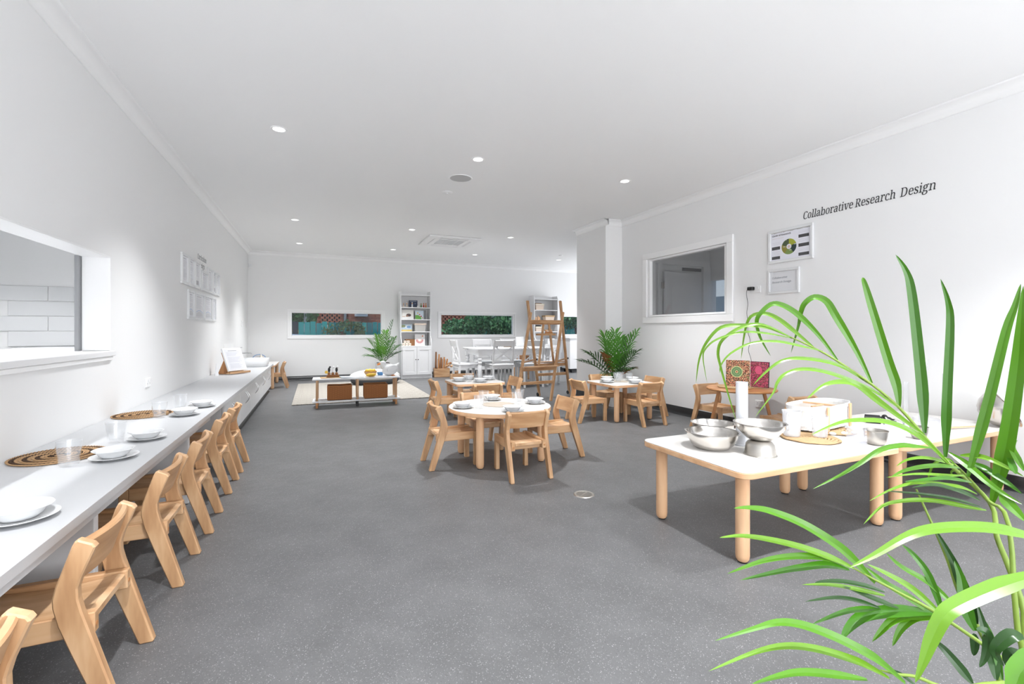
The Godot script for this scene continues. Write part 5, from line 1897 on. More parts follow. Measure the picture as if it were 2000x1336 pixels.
	for i in 9:
		s = mb()
		var x := -0.13 + 0.03 * i
		var lean := Vector3((x + 0.09) * 0.5 + 0.04, 1.0, rng.randf_range(-0.15, 0.1)).normalized()
		var ln := rng.randf_range(0.40, 0.56) * (1.0 - 0.35 * i / 9.0)
		tube(s, [Vector3(0, 0.0, 0), lean * ln * 0.5 + Vector3(rng.randf_range(-0.01, 0.01), 0, 0), lean * ln], [0.024, 0.022, 0.019], 7)
		solo(s, "split_branch", M.brown if i % 3 == 0 else M.dark_oak[1], "split branch standing upright in the wooden crate", "branch", V(2.73 + x * 0.95, 0.035, 10.55 + (0.04 if i % 2 == 0 else -0.05)), -8, "split branches in the crate")
	for i in 7:
		s = mb()
		var a := rng.randf_range(-0.6, 0.6)
		var half := Vector3(cos(a) * 0.05, 0.018, sin(a) * 0.05)
		tube(s, [-half, half], 0.028, 9)
		solo(s, "log_piece", M.oak_b[1] if i % 2 == 0 else M.brown, "short cut log heaped against the crate's right side", "log", V(2.86 + 0.062 * (i % 3) + 0.03 * (i / 3), 0.26 + 0.04 * (i % 2) if i < 3 else 0.036 + 0.062 * ((i - 3) / 2), 10.50 + 0.06 * (i % 2)) + Vector3(0.11 if i >= 3 else 0.0, 0, 0), 0, "short cut logs")

func wicker(label: String, at: Vector3) -> void:
	var o := thing("wicker_basket", label, "basket", at, -2, "brown wicker baskets")
	var w := 0.33; var dp := 0.24; var h := 0.20
	var s := mb()
	# horizontal weavers as stacked rounded bands, each side woven in and out of the stakes
	var rows := 13
	for side in 4:
		var bas := Basis(Vector3.UP, side * PI * 0.5)
		var hw := (w if side % 2 == 0 else dp) * 0.5
		var hd := (dp if side % 2 == 0 else w) * 0.5
		var n := 10 if side % 2 == 0 else 8
		for r in rows:
			for k in n:
				var x := -hw + hw * 2.0 * (k + 0.5) / n
				var push := 0.003 if (k + r) % 2 == 0 else -0.002
				box(s, bas * Vector3(x, 0.010 + h * (r + 0.5) / rows * 0.93, hd + push - 0.008), Vector3(hw * 2.0 / n * 0.98, h / rows * 0.86, 0.007), 0.0015, bas)
	var weave := part(s, "woven_sides", M.wicker, o)
	weave.set_meta("kind", "stuff")
	s = mb()
	for side in 4:
		var bas := Basis(Vector3.UP, side * PI * 0.5)
		var hw := (w if side % 2 == 0 else dp) * 0.5
		var hd := (dp if side % 2 == 0 else w) * 0.5
		tube(s, [bas * Vector3(-hw, h, hd - 0.008), bas * Vector3(0, h - 0.004, hd - 0.008), bas * Vector3(hw, h, hd - 0.008)], 0.0085, 8)
	part(s, "rolled_rim", M.wicker, o)
	s = mb()
	box(s, Vector3(0, 0.006, 0), Vector3(w - 0.02, 0.01, dp - 0.02))
	box(s, Vector3(0, h * 0.5, 0), Vector3(w - 0.03, h * 0.86, dp - 0.03))
	part(s, "lining", M.brown_dark, o)

# ---------------------------------------------------------------- white dining set
var dchair0: Node3D

func dining_chair(label: String, x: float, d: float, turn: float) -> void:
	if dchair0:
		copy(dchair0, label, V(x, 0, d), turn)
		return
	# origin under the rear legs, forward -z
	var o := thing("dining_chair", label, "chair", V(x, 0, d), turn, "white cross-back dining chairs")
	dchair0 = o
	for k in [-1, 1]:
		var s := mb()
		prism(s, PackedVector2Array([Vector2(0.0, 0.0), Vector2(0.035, 0.0), Vector2(0.055, 0.42), Vector2(0.04, 0.62), Vector2(-0.02, 0.90), Vector2(-0.055, 0.905), Vector2(-0.045, 0.86), Vector2(0.005, 0.62), Vector2(0.015, 0.42)]), 0.032, Transform3D(Basis(Vector3(0, 0, -1), Vector3.UP, Vector3.RIGHT), Vector3(k * 0.195, 0, 0)), 0.003)
		part(s, "rear_leg", M.white, o)
		s = mb()
		box(s, Vector3(k * 0.195, 0.215, -0.42), Vector3(0.038, 0.43, 0.038), 0.004)
		part(s, "front_leg", M.white, o)
		s = mb()
		bar(s, Vector3(-k * 0.178, 0.515, -0.020), Vector3(k * 0.178, 0.79, 0.018), 0.022, 0.014, Vector3.BACK.cross(Vector3(k, 0.77, 0)), 0.003)
		part(s, "cross_bar", M.white, o)
		s = mb()
		box(s, Vector3(k * 0.19, 0.405, -0.225), Vector3(0.022, 0.055, 0.36), 0.002)
		part(s, "side_apron", M.white, o)
	var s2 := mb()
	box(s2, Vector3(0, 0.447, -0.225), Vector3(0.43, 0.028, 0.45), 0.008)
	part(s2, "seat", M.white, o)
	s2 = mb()
	box(s2, Vector3(0, 0.405, -0.425), Vector3(0.35, 0.055, 0.02), 0.002)
	part(s2, "front_apron", M.white, o)
	s2 = mb()
	box(s2, Vector3(0, 0.405, -0.030), Vector3(0.35, 0.055, 0.02), 0.002)
	part(s2, "rear_apron", M.white, o)
	s2 = mb()
	box(s2, Vector3(0, 0.845, 0.026), Vector3(0.358, 0.115, 0.018), 0.005, Basis(Vector3.RIGHT, 0.21))
	part(s2, "top_rail", M.white, o)
	s2 = mb()
	box(s2, Vector3(0, 0.505, -0.022), Vector3(0.358, 0.035, 0.018), 0.004, Basis(Vector3.RIGHT, 0.1))
	part(s2, "lower_rail", M.white, o)

func make_dining() -> void:
	var o := thing("dining_table", "white rectangular dining table with turned legs in the far room", "table", V(3.52, 0, 8.44))
	var s := mb()
	box(s, Vector3(0, 0.737, 0), Vector3(1.56, 0.026, 0.88), 0.006)
	part(s, "tabletop", M.white, o)
	for k in [-1, 1]:
		s = mb()
		box(s, Vector3(0, 0.67, k * 0.375), Vector3(1.33, 0.10, 0.02), 0.002)
		part(s, "long_apron", M.white, o)
		s = mb()
		box(s, Vector3(k * 0.705, 0.67, 0), Vector3(0.02, 0.10, 0.66), 0.002)
		part(s, "short_apron", M.white, o)
		for q in [-1, 1]:
			s = mb()
			var at := Vector3(k * 0.705, 0, q * 0.372)
			box(s, at + Vector3(0, 0.655, 0), Vector3(0.075, 0.138, 0.075), 0.004)
			lathe(s, [[0.0, 0.0], [0.022, 0.0], [0.030, 0.05], [0.036, 0.28], [0.040, 0.42], [0.030, 0.445], [0.042, 0.465], [0.042, 0.49], [0.026, 0.505], [0.040, 0.535], [0.040, 0.56], [0.028, 0.575], [0.037, 0.586], [0.0, 0.586]], 18, Transform3D(Basis(), at))
			part(s, "turned_leg", M.white, o)
	dining_chair("white cross-back dining chair at the left end of the white table", 2.44, 8.42, -90)
	dining_chair("white cross-back dining chair in front of the table, nearer the bookcase side", 3.21, 7.86, 0)
	dining_chair("white cross-back dining chair in front of the table, behind the easel", 3.84, 7.86, 0)
	dining_chair("white cross-back dining chair behind the table, left of the pair", 3.21, 9.03, 180)
	dining_chair("white cross-back dining chair behind the table, right of the pair", 3.84, 9.06, 180)
	dining_chair("white cross-back dining chair at the right end, behind the easel", 4.60, 8.44, 90)
	var ty := 0.7505
	s = mb()
	box(s, Vector3(0, 0.005, 0), Vector3(0.30, 0.008, 0.22), 0.002)
	solo(s, "white_booklet", M.paper, "white booklet on the left part of the white dining table", "booklet", V(3.08, ty, 8.55), 14)
	o = thing("toy_cups", "small dark and pale toy pots on the white dining table", "toy pots", V(3.35, ty, 8.42))
	for k in 3:
		s = mb()
		lathe(s, [[0.0, 0.0], [0.022, 0.0], [0.028, 0.03], [0.026, 0.034], [0.0, 0.03]], 14, Transform3D(Basis(), Vector3(-0.06 + 0.06 * k, 0, 0.02 * (k % 2))))
		part(s, "pot", M.black if k == 0 else M.white, o)
	woven_mat("tan woven tray mat on the white dining table", V(3.62, ty, 8.62), 0.13, false)
	s = mb()
	lathe(s, [[0.0, 0.0], [0.09, 0.0], [0.12, 0.045], [0.112, 0.045], [0.085, 0.008], [0.0, 0.008]], 24)
	solo(s, "woven_bowl", M.rush, "shallow tan woven bowl in the middle of the white dining table", "bowl", V(3.60, ty + 0.005, 8.62))
	s = mb()
	box(s, Vector3(0, 0.10, 0), Vector3(0.17, 0.20, 0.03), 0.004, Basis(Vector3.RIGHT, -0.15))
	solo(s, "white_stand", M.paper, "white upright display card on the dining table, left of the easel", "card", V(3.90, ty + 0.003, 8.66))
	# wooden crates below and behind
	for a in [[4.26, 9.35, 0.0, 0.30, 0.26, "light wooden crate on the floor behind the white dining chairs"], [4.30, 9.35, 0.268, 0.22, 0.26, "brown box standing on the wooden crate behind the dining chairs"]]:
		o = thing("wooden_crate", a[5], "crate", V(a[0], a[2], a[1]), 6)
		for k in [-1, 1]:
			s = mb()
			box(s, Vector3(0, a[4] * 0.5, k * 0.12), Vector3(a[3], a[4], 0.014), 0.003)
			part(s, "long_side", M.oak_b[0] if a[2] == 0.0 else M.brown, o)
			s = mb()
			box(s, Vector3(k * (a[3] * 0.5 - 0.007), a[4] * 0.5, 0), Vector3(0.014, a[4], 0.224), 0.003)
			part(s, "short_side", M.oak_b[0] if a[2] == 0.0 else M.brown, o)
		s = mb()
		box(s, Vector3(0, 0.008, 0), Vector3(a[3] - 0.03, 0.012, 0.224))
		part(s, "base", M.brown, o)
	# white trolley by the pillar
	o = thing("white_trolley", "low white cabinet on black castors below the third window", "trolley", V(6.42, 0, 10.45))
	s = mb()
	box(s, Vector3(0, 0.49, 0), Vector3(0.80, 0.78, 0.42), 0.006)
	part(s, "cabinet", M.white, o)
	s = mb()
	box(s, Vector3(0, 0.895, 0), Vector3(0.86, 0.03, 0.46), 0.004)
	part(s, "top", M.white, o)
	for k in [-1, 1]:
		for q in [-1, 1]:
			s = mb()
			lathe(s, [[0.0, -0.012], [0.036, -0.012], [0.04, -0.006], [0.04, 0.006], [0.036, 0.012], [0.0, 0.012]], 16, Transform3D(Basis(Vector3.BACK, PI * 0.5), Vector3(k * 0.34, 0.041, q * 0.16)))
			box(s, Vector3(k * 0.34, 0.075, q * 0.16), Vector3(0.034, 0.05, 0.03))
			part(s, "castor", M.black, o)

# ---------------------------------------------------------------- easel
func make_easel() -> void:
	var o := thing("wooden_easel", "tall wooden double-sided easel with trays, between the tables", "easel")
	var f0 := V(2.665, 0.0, 6.09); var f1 := V(3.27, 0.0, 6.16); var f2 := V(3.41, 0.0, 6.76); var f3 := V(4.00, 0.0, 6.80)
	# tops: the two A-frames meet just under the heads
	var tl := V(3.05, 1.36, 6.40); var tr := V(3.66, 1.375, 6.47)
	var side := (f1 - f0).normalized()
	var legs := [[f0, tl, "front_leg", 1.0], [f1, tr, "front_leg", 1.0], [f2, tl, "rear_leg", 1.13], [f3, tr, "rear_leg", 1.13]]
	for a in legs:
		var s := mb()
		var foot: Vector3 = a[0]
		var head: Vector3 = foot + ((a[1] as Vector3) - foot) * a[3]
		var off := side * (0.017 if a[2] == "front_leg" else -0.017)
		bar(s, foot + Vector3(0, 0.012, 0) + off, head + off, 0.032, 0.045, side, 0.004)
		part(s, a[2], M.easel[1], o)
	var at := func(foot: Vector3, head: Vector3, y: float) -> Vector3:
		return foot + (head - foot) * (y / head.y)
	for a in [[f0, f1, 1.22, "head_bar", 0.05], [f0, f1, 0.50, "tray_bar", 0.05], [f0, f1, 0.30, "stretcher", 0.045], [f2, f3, 0.52, "tray_bar", 0.05], [f2, f3, 0.36, "stretcher", 0.045], [f2, f3, 1.20, "head_bar", 0.045]]:
		var hl := tl; var hr := tr
		var pa: Vector3 = at.call(a[0], hl, a[2]); var pb: Vector3 = at.call(a[1], hr, a[2])
		var s := mb()
		var out := 0.034 if a[0] == f0 else -0.034
		bar(s, pa + Vector3(0, 0, out), pb + Vector3(0, 0, out), 0.022, a[4], Vector3.BACK, 0.003)
		part(s, a[3], M.easel[0], o)
	for a in [[f0, f1, 0.54, 0.09], [f2, f3, 0.565, -0.09]]:
		var pa: Vector3 = at.call(a[0], tl, a[2]); var pb: Vector3 = at.call(a[1], tr, a[2])
		var s := mb()
		bar(s, pa + Vector3(0, 0, a[3]), pb + Vector3(0, 0, a[3]), 0.09, 0.014, Vector3.BACK, 0.002)
		part(s, "paint_tray", M.easel[0], o)
	# inner mast pair and clamp ledge
	var ma: Vector3 = (at.call(f0, tl, 1.20) + at.call(f1, tr, 1.20) + at.call(f2, tl, 1.20) + at.call(f3, tr, 1.20)) * 0.25
	for k in [-1, 1]:
		var s := mb()
		var ml: Vector3 = (at.call(f0, tl, 0.52) + at.call(f2, tl, 0.52)) * 0.5
		var mr: Vector3 = (at.call(f1, tr, 0.52) + at.call(f3, tr, 0.52)) * 0.5
		var low: Vector3 = ml.lerp(mr, 0.53 + k * 0.24)
		bar(s, ma + side * k * 0.05, low, 0.034, 0.022, side, 0.003)
		part(s, "mast", M.easel[1], o)
	var la: Vector3 = at.call(f0, tl, 1.02); var lb: Vector3 = at.call(f1, tr, 1.02)
	var s3 := mb()
	bar(s3, la.lerp(lb, 0.26) + Vector3(0, 0, 0.055), la.lerp(lb, 0.82) + Vector3(0, 0, 0.055), 0.05, 0.030, Vector3.BACK, 0.003)
	part(s3, "clamp_ledge", M.easel[0], o)
	s3 = mb()
	box(s3, la.lerp(lb, 0.62) + Vector3(0, 0.03, 0.06), Vector3(0.12, 0.03, 0.03), 0.004)
	part(s3, "clamp_block", M.dark_oak[0], o)
	# side braces with black knobs and castors behind
	for a in [[f0, f2, tl], [f1, f3, tr]]:
		var pa: Vector3 = at.call(a[0], a[2], 0.60); var pb: Vector3 = at.call(a[1], a[2], 0.62)
		var s := mb()
		bar(s, pa, pb, 0.012, 0.022, side, 0.002)
		var br := part(s, "side_brace", M.easel[2], o)
		s = mb()
		lathe(s, [[0.0, 0.0], [0.014, 0.0], [0.014, 0.02], [0.0, 0.022]], 10, Transform3D(Basis(Vector3.BACK, -PI * 0.5), pb + side * 0.012))
		part(s, "knob", M.black, br)
	for f in [f2, f3]:
		var s := mb()
		lathe(s, [[0.0, -0.011], [0.028, -0.011], [0.032, -0.005], [0.032, 0.005], [0.028, 0.011], [0.0, 0.011]], 16, Transform3D(Basis(Vector3.BACK, PI * 0.5), f + Vector3(-0.045, 0.033, 0.0)))
		part(s, "castor", M.black, o)

# ---------------------------------------------------------------- ceiling and floor fittings
func make_fittings() -> void:
	var o := thing("air_conditioner", "white square air conditioner cassette set in the ceiling", "air conditioner", V(2.30, CEIL - 0.003, 8.32))
	var s := mb()
	for k in [-1, 1]:
		box(s, Vector3(k * 0.355, -0.014, 0), Vector3(0.24, 0.028, 0.95), 0.006)
		box(s, Vector3(0, -0.014, k * 0.355), Vector3(0.47, 0.028, 0.24), 0.006)
	part(s, "panel", M.trim, o)
	for k in 4:
		var bas := Basis(Vector3.UP, k * PI * 0.5)
		s = mb()
		box(s, bas * Vector3(0, -0.030, 0.33), Vector3(0.52, 0.006, 0.05), 0.002, bas * Basis(Vector3.RIGHT, 0.25))
		part(s, "louvre", M.white, o)
	s = mb()
	box(s, Vector3(0, -0.008, 0), Vector3(0.46, 0.010, 0.46))
	part(s, "grille_back", M.grey, o)
	for k in 15:
		s = mb()
		box(s, Vector3(0, -0.019, -0.21 + 0.03 * k), Vector3(0.46, 0.010, 0.012), 0.001)
		part(s, "grille_bar", M.frame, o)
	for k in 3:
		s = mb()
		box(s, Vector3(-0.115 + 0.115 * k, -0.025, 0), Vector3(0.010, 0.004, 0.45), 0.001)
		part(s, "grille_rib", M.trim, o)
	o = thing("ceiling_speaker", "round pale grey speaker grille in the ceiling", "speaker", V(1.47, CEIL, 4.85))
	s = mb()
	lathe(s, [[0.115, -0.004], [0.125, -0.006], [0.130, 0.0], [0.115, 0.0], [0.115, -0.004]], 36)
	part(s, "rim", M.trim, o)
	s = mb()
	lathe(s, [[0.0, -0.008], [0.06, -0.007], [0.115, -0.003], [0.115, 0.0], [0.0, 0.0]], 36)
	part(s, "grille", M.grille, o)
	o = thing("smoke_detector", "small round white detector on the ceiling behind the speaker grille", "detector", V(1.47, CEIL, 5.40))
	s = mb()
	lathe(s, [[0.0, -0.012], [0.03, -0.012], [0.058, -0.008], [0.066, 0.0], [0.0, 0.0]], 28)
	part(s, "cover", M.trim, o)
	s = mb()
	lathe(s, [[0.0, -0.022], [0.010, -0.020], [0.014, -0.012], [0.0, -0.012]], 14)
	part(s, "sensor_head", M.white, o)
	s = mb()
	lathe(s, [[0.0, -0.014], [0.04, -0.012], [0.05, 0.0], [0.0, 0.0]], 24)
	solo(s, "ceiling_rose", M.trim, "small white disc on the far ceiling near the pillar", "detector", V(5.0, CEIL, 8.9))
	# floor drain: a slotted steel grate
	o = thing("floor_drain", "round slotted steel drain grate in the grey floor", "drain", V(1.62, 0.0, 2.575), 30)
	s = mb()
	lathe(s, [[0.050, 0.0005], [0.052, 0.004], [0.064, 0.005], [0.068, 0.0005]], 32)
	part(s, "rim", M.brushed, o)
	s = mb()
	lathe(s, [[0.0, 0.001], [0.051, 0.001], [0.051, 0.0005]], 28)
	part(s, "dark_well", M.black, o)
	for k in 9:
		var x := -0.044 + 0.011 * k
		var hl := sqrt(maxf(0.051 * 0.051 - x * x, 0.0001))
		s = mb()
		box(s, Vector3(x, 0.003, 0), Vector3(0.0055, 0.003, hl * 2.0), 0.0005)
		part(s, "grate_bar", M.brushed, o)
	s = mb()
	box(s, Vector3(0, 0.0036, 0), Vector3(0.098, 0.003, 0.010), 0.0005)
	part(s, "cross_rib", M.brushed, o)

# ---------------------------------------------------------------- outdoors behind the long windows
func leaf_cloud(called: String, parent: Node, m: Material, centres: Array, count: int, size: float, seed_: int) -> void:
	# many small leaves scattered through lumps; centres: [position, radius vector]
	rng.seed = seed_
	var s := mb()
	tri(s, Vector3(-0.5, 0, 0), Vector3(0, 0.06, -0.8), Vector3(0.5, 0, 0), Vector3.UP)
	tri(s, Vector3(-0.5, 0, 0), Vector3(0, -0.04, 0.9), Vector3(0.5, 0, 0), Vector3.UP)
	s.generate_normals()
	var mm := MultiMesh.new()
	mm.transform_format = MultiMesh.TRANSFORM_3D
	mm.use_colors = true
	mm.mesh = s.commit()
	mm.mesh.surface_set_material(0, m)
	mm.instance_count = count
	for i in count:
		var c: Array = centres[rng.randi_range(0, centres.size() - 1)]
		var q := Vector3(rng.randfn(), rng.randfn(), rng.randfn()).normalized() * pow(rng.randf(), 0.45)
		var b := Basis.from_euler(Vector3(rng.randf() * TAU, rng.randf() * TAU, rng.randf() * TAU)).scaled(Vector3.ONE * size * rng.randf_range(0.6, 1.4))
		mm.set_instance_transform(i, Transform3D(b, (c[0] as Vector3) + q * (c[1] as Vector3)))
		var v := rng.randf_range(0.5, 1.25)
		mm.set_instance_color(i, Color(v * rng.randf_range(0.8, 1.2), v, v * rng.randf_range(0.8, 1.1)))
	var o := MultiMeshInstance3D.new()
	o.multimesh = mm
	o.name = named(parent, called)
	o.set_meta("kind", "stuff")
	parent.add_child(o, true)

func tree(called: String, label: String, at: Vector3, lumps: Array, count: int, leaf: float, m: Material, seed_: int, trunk_h: float, group := "trees outside the windows") -> Node3D:
	var o := thing(called, label, "tree", at, 0, group)
	var s := mb()
	tube(s, [Vector3(0, 0, 0), Vector3(0.05, trunk_h * 0.5, 0.03), Vector3(-0.03, trunk_h, 0)], [0.09, 0.075, 0.05], 8)
	part(s, "trunk", M.bark, o)
	leaf_cloud("foliage", o, m, lumps, count, leaf, seed_)
	return o

func make_outdoors() -> void:
	var g := -0.14
	# teal paling fence, board by board
	var o := thing("paling_fence", "teal painted timber paling fence outside the long windows", "fence", V(0, g, 14.0))
	rng.seed = 61
	var meshes := []
	for k in 3:
		var s := mb()
		box(s, Vector3.ZERO, Vector3(0.144 - 0.004 * k, 1.45 + 0.02 * k, 0.018), 0.003)
		s.generate_normals()
		meshes.append(s.commit())
	var x := -0.35
	while x < 9.6:
		var skip := x > 2.0 and x < 4.05
		if not skip:
			again(meshes[rng.randi_range(0, 2)], "paling", o, Transform3D(Basis(Vector3.BACK, rng.randf_range(-0.006, 0.006)), Vector3(x, 0.725 + rng.randf_range(-0.015, 0.015), rng.randf_range(-0.006, 0.006))), [M.teal, M.teal_b, M.teal_c][rng.randi_range(0, 2)])
		x += 0.152
	for span_ in [[-0.4, 1.98], [4.0, 9.6]]:
		for y in [0.35, 1.15]:
			var s := mb()
			box(s, Vector3((span_[0] + span_[1]) * 0.5, y, -0.045), Vector3(span_[1] - span_[0], 0.08, 0.04))
			part(s, "rail", M.teal_c, o)
	# dark side fence to the left
	o = thing("dark_fence", "dark grey fence left of the teal palings, outside", "fence", V(-1.1, g, 14.1))
	for k in 9:
		var s := mb()
		box(s, Vector3(-0.6 + 0.15 * k, 0.74, 0), Vector3(0.142, 1.48, 0.02), 0.003)
		part(s, "board", M.charcoal, o)
	# brick house
	o = thing("brick_house", "orange brick house beyond the fence, with openwork brick screens", "house", V(0, g, 17.0))
	var s2 := mb()
	box(s2, Vector3(2.75, 1.7, -1.3), Vector3(5.7, 3.4, 2.2))
	part(s2, "wall_core", M.mortar, o)
	s2 = mb()
	box(s2, Vector3(2.75, 3.5, -1.3), Vector3(6.2, 0.16, 2.8), 0.02)
	part(s2, "eaves", M.charcoal, o)
	var bs := mb()
	box(bs, Vector3.ZERO, Vector3(0.222, 0.068, 0.06), 0.004)
	bs.generate_normals()
	var brick := bs.commit()
	brick.surface_set_material(0, M.brick)
	var hs := mb()
	box(hs, Vector3.ZERO, Vector3(0.104, 0.072, 0.11), 0.004)
	hs.generate_normals()
	var half := hs.commit()
	half.surface_set_material(0, M.brick)
	var places := []
	var lattice := []
	for row in range(8, 34):
		var y := 0.04 + row * 0.078
		var k := 0
		while k < 25:
			var bx := 0.02 + k * 0.232 + (0.116 if row % 2 else 0.0)
			var screen := (bx > 0.22 and bx < 0.86) or (bx > 4.5 and bx < 5.4)
			if not screen and bx < 5.55:
				places.append([Vector3(bx, y, -0.19), rng.randf_range(0.82, 1.12)])
			k += 1
		for a in [[0.16, 0.90], [4.42, 5.44]]:
			var lx: float = a[0] + (0.078 if row % 2 else 0.0)
			while lx < a[1]:
				lattice.append([Vector3(lx, y, -0.15), rng.randf_range(0.9, 1.15)])
				lx += 0.156
	for set_ in [[places, brick, "bricks"], [lattice, half, "screen_bricks"]]:
		var mm := MultiMesh.new()
		mm.transform_format = MultiMesh.TRANSFORM_3D
		mm.use_colors = true
		mm.mesh = set_[1]
		mm.instance_count = (set_[0] as Array).size()
		for i in mm.instance_count:
			mm.set_instance_transform(i, Transform3D(Basis(), set_[0][i][0]))
			var v: float = set_[0][i][1]
			mm.set_instance_color(i, Color(v, v * rng.randf_range(0.94, 1.04), v * rng.randf_range(0.92, 1.06)))
		var mi := MultiMeshInstance3D.new()
		mi.multimesh = mm
		mi.name = set_[2]
		mi.set_meta("kind", "stuff")
		o.add_child(mi, true)
	for a in [[0.16, 0.90], [4.42, 5.44]]:
		s2 = mb()
		box(s2, Vector3((a[0] + a[1]) * 0.5, 1.5, -0.195), Vector3(a[1] - a[0], 2.6, 0.01))
		part(s2, "dark_recess", M.black, o)
	s2 = mb()
	tube(s2, [Vector3(0.98, 0.2, -0.12), Vector3(0.98, 3.4, -0.12)], 0.045, 10)
	part(s2, "downpipe", M.grey, o)
	s2 = mb()
	box(s2, Vector3(2.46, 1.86, -0.14), Vector3(0.06, 0.7, 0.06), 0.01)
	part(s2, "vent_pipe", M.frame, o)
	o = thing("window_air_conditioner", "boxy white air conditioner on the brick house wall", "air conditioner", V(1.50, 1.60, 17.15))
	s2 = mb()
	box(s2, Vector3(0, 0.15, 0.16), Vector3(0.42, 0.32, 0.32), 0.01)
	part(s2, "casing", M.frame, o)
	for k in 6:
		s2 = mb()
		box(s2, Vector3(0, 0.05 + 0.04 * k, 0.325), Vector3(0.34, 0.014, 0.012))
		part(s2, "grille_slat", M.grey, o)
	s2 = mb()
	blob(s2, Vector3(0, 1.36, 0), Vector3(0.42, 0.06, 0.3), 16, 8)
	tube(s2, [Vector3(0, 0, 0), Vector3(0, 1.34, 0)], 0.03, 8)
	solo(s2, "white_canopy", M.frame, "white rounded canopy showing above the teal fence", "canopy", V(0.55, g, 15.2))
	# a car roof seen low in the first window
	o = thing("parked_car", "pale blue-grey car roof low in the first window", "car", V(-0.28, g, 12.9))
	s2 = mb()
	prism(s2, PackedVector2Array([Vector2(-0.75, 0.35), Vector2(0.75, 0.35), Vector2(0.74, 0.72), Vector2(0.5, 0.80), Vector2(0.28, 1.10), Vector2(-0.30, 1.14), Vector2(-0.52, 0.82), Vector2(-0.74, 0.74)]), 1.2, Transform3D(Basis(), Vector3.ZERO), 0.05)
	part(s2, "body", M.car, o)
	for k in [-1, 1]:
		for q in [-1, 1]:
			s2 = mb()
			lathe(s2, [[0.0, -0.08], [0.26, -0.08], [0.30, -0.05], [0.30, 0.05], [0.26, 0.08], [0.0, 0.08]], 18, Transform3D(Basis(Vector3.RIGHT, PI * 0.5), Vector3(k * 0.47, 0.30, q * 0.54)))
			part(s2, "wheel", M.black, o)
	# trees and creepers
	var ft := tree("garden_tree", "leafy tree with yellow fruit at the left of the first window", V(-0.75, g, 15.0), [[Vector3(-0.1, 1.9, 0), Vector3(0.75, 0.7, 0.6)], [Vector3(0.35, 1.7, 0.1), Vector3(0.5, 0.5, 0.5)], [Vector3(-0.2, 1.2, 0.3), Vector3(0.5, 0.5, 0.4)]], 2600, 0.075, M.leaf_b, 71, 1.6)
	tree("garden_tree", "tall dark green tree behind the first window's left part", V(-1.2, g, 19.5), [[Vector3(0, 2.2, 0), Vector3(1.5, 1.4, 1.0)]], 2600, 0.12, M.leaf_c, 72, 2.0)
	tree("garden_tree", "bushy light green shrub filling the middle window", V(4.6, g, 13.0), [[Vector3(-0.75, 1.25, 0), Vector3(0.5, 0.35, 0.35)], [Vector3(0.0, 1.45, 0), Vector3(0.6, 0.42, 0.4)], [Vector3(0.65, 1.35, 0.05), Vector3(0.5, 0.32, 0.35)]], 3600, 0.06, M.leaf_a, 73, 1.3)
	tree("garden_tree", "leafy shrub overhanging the fence in the third window", V(8.0, g, 13.2), [[Vector3(-0.3, 1.65, 0), Vector3(0.9, 0.38, 0.4)], [Vector3(0.5, 1.7, 0), Vector3(0.8, 0.4, 0.4)]], 2600, 0.06, M.leaf_a, 74, 1.5)
	tree("garden_tree", "tall tree beyond the right half of the middle window", V(8.3, g, 19.5), [[Vector3(-0.8, 2.0, 0), Vector3(2.2, 1.3, 1.0)], [Vector3(2.0, 2.2, 0), Vector3(2.0, 1.4, 1.0)]], 3600, 0.13, M.leaf_c, 75, 2.0)
	var cr := tree("creeper", "green creeper hanging over the teal fence in the first window", V(0.72, g, 13.86), [[Vector3(-0.25, 1.12, 0), Vector3(0.34, 0.34, 0.06)], [Vector3(0.15, 1.38, 0.0), Vector3(0.36, 0.16, 0.08)], [Vector3(0.45, 1.2, 0), Vector3(0.18, 0.3, 0.06)]], 700, 0.05, M.leaf_d, 76, 1.2)
	rng.seed = 80
	for i in 7:
		s2 = mb()
		blob(s2, Vector3(-0.2 + rng.randf() * 0.6, 1.1 + rng.randf() * 0.65, 0.5 + rng.randf() * 0.1), Vector3(0.045, 0.05, 0.045), 8, 6)
		part(s2, "fruit", M.yellow, ft)
	s2 = mb()
	tube(s2, [Vector3(0, 0, 0), Vector3(0.1, 5.0, 0)], [0.11, 0.08], 10)
	solo(s2, "utility_pole", M.grey, "pale grey pole behind the shrub in the middle window", "pole", V(6.1, g, 16.0))
	s2 = mb()
	tube(s2, [Vector3(0, 0, 0), Vector3(0.08, 1.7, 0), Vector3(0.22, 2.6, 0)], [0.05, 0.04, 0.03], 8)
	solo(s2, "pale_branch", M.frame, "pale leaning tree limb in the first window", "branch", V(-0.33, g, 14.6))
	# metal fence beyond the office
	o = thing("metal_fence", "blue-grey sheet metal fence seen through the office window", "fence", V(11.0, g, 11.0))
	for k in 40:
		s2 = mb()
		box(s2, Vector3(0.01 * (k % 2), 1.12, -6.0 + 0.3 * k), Vector3(0.02, 2.24, 0.29), 0.002)
		part(s2, "sheet", M.steel_blue, o)

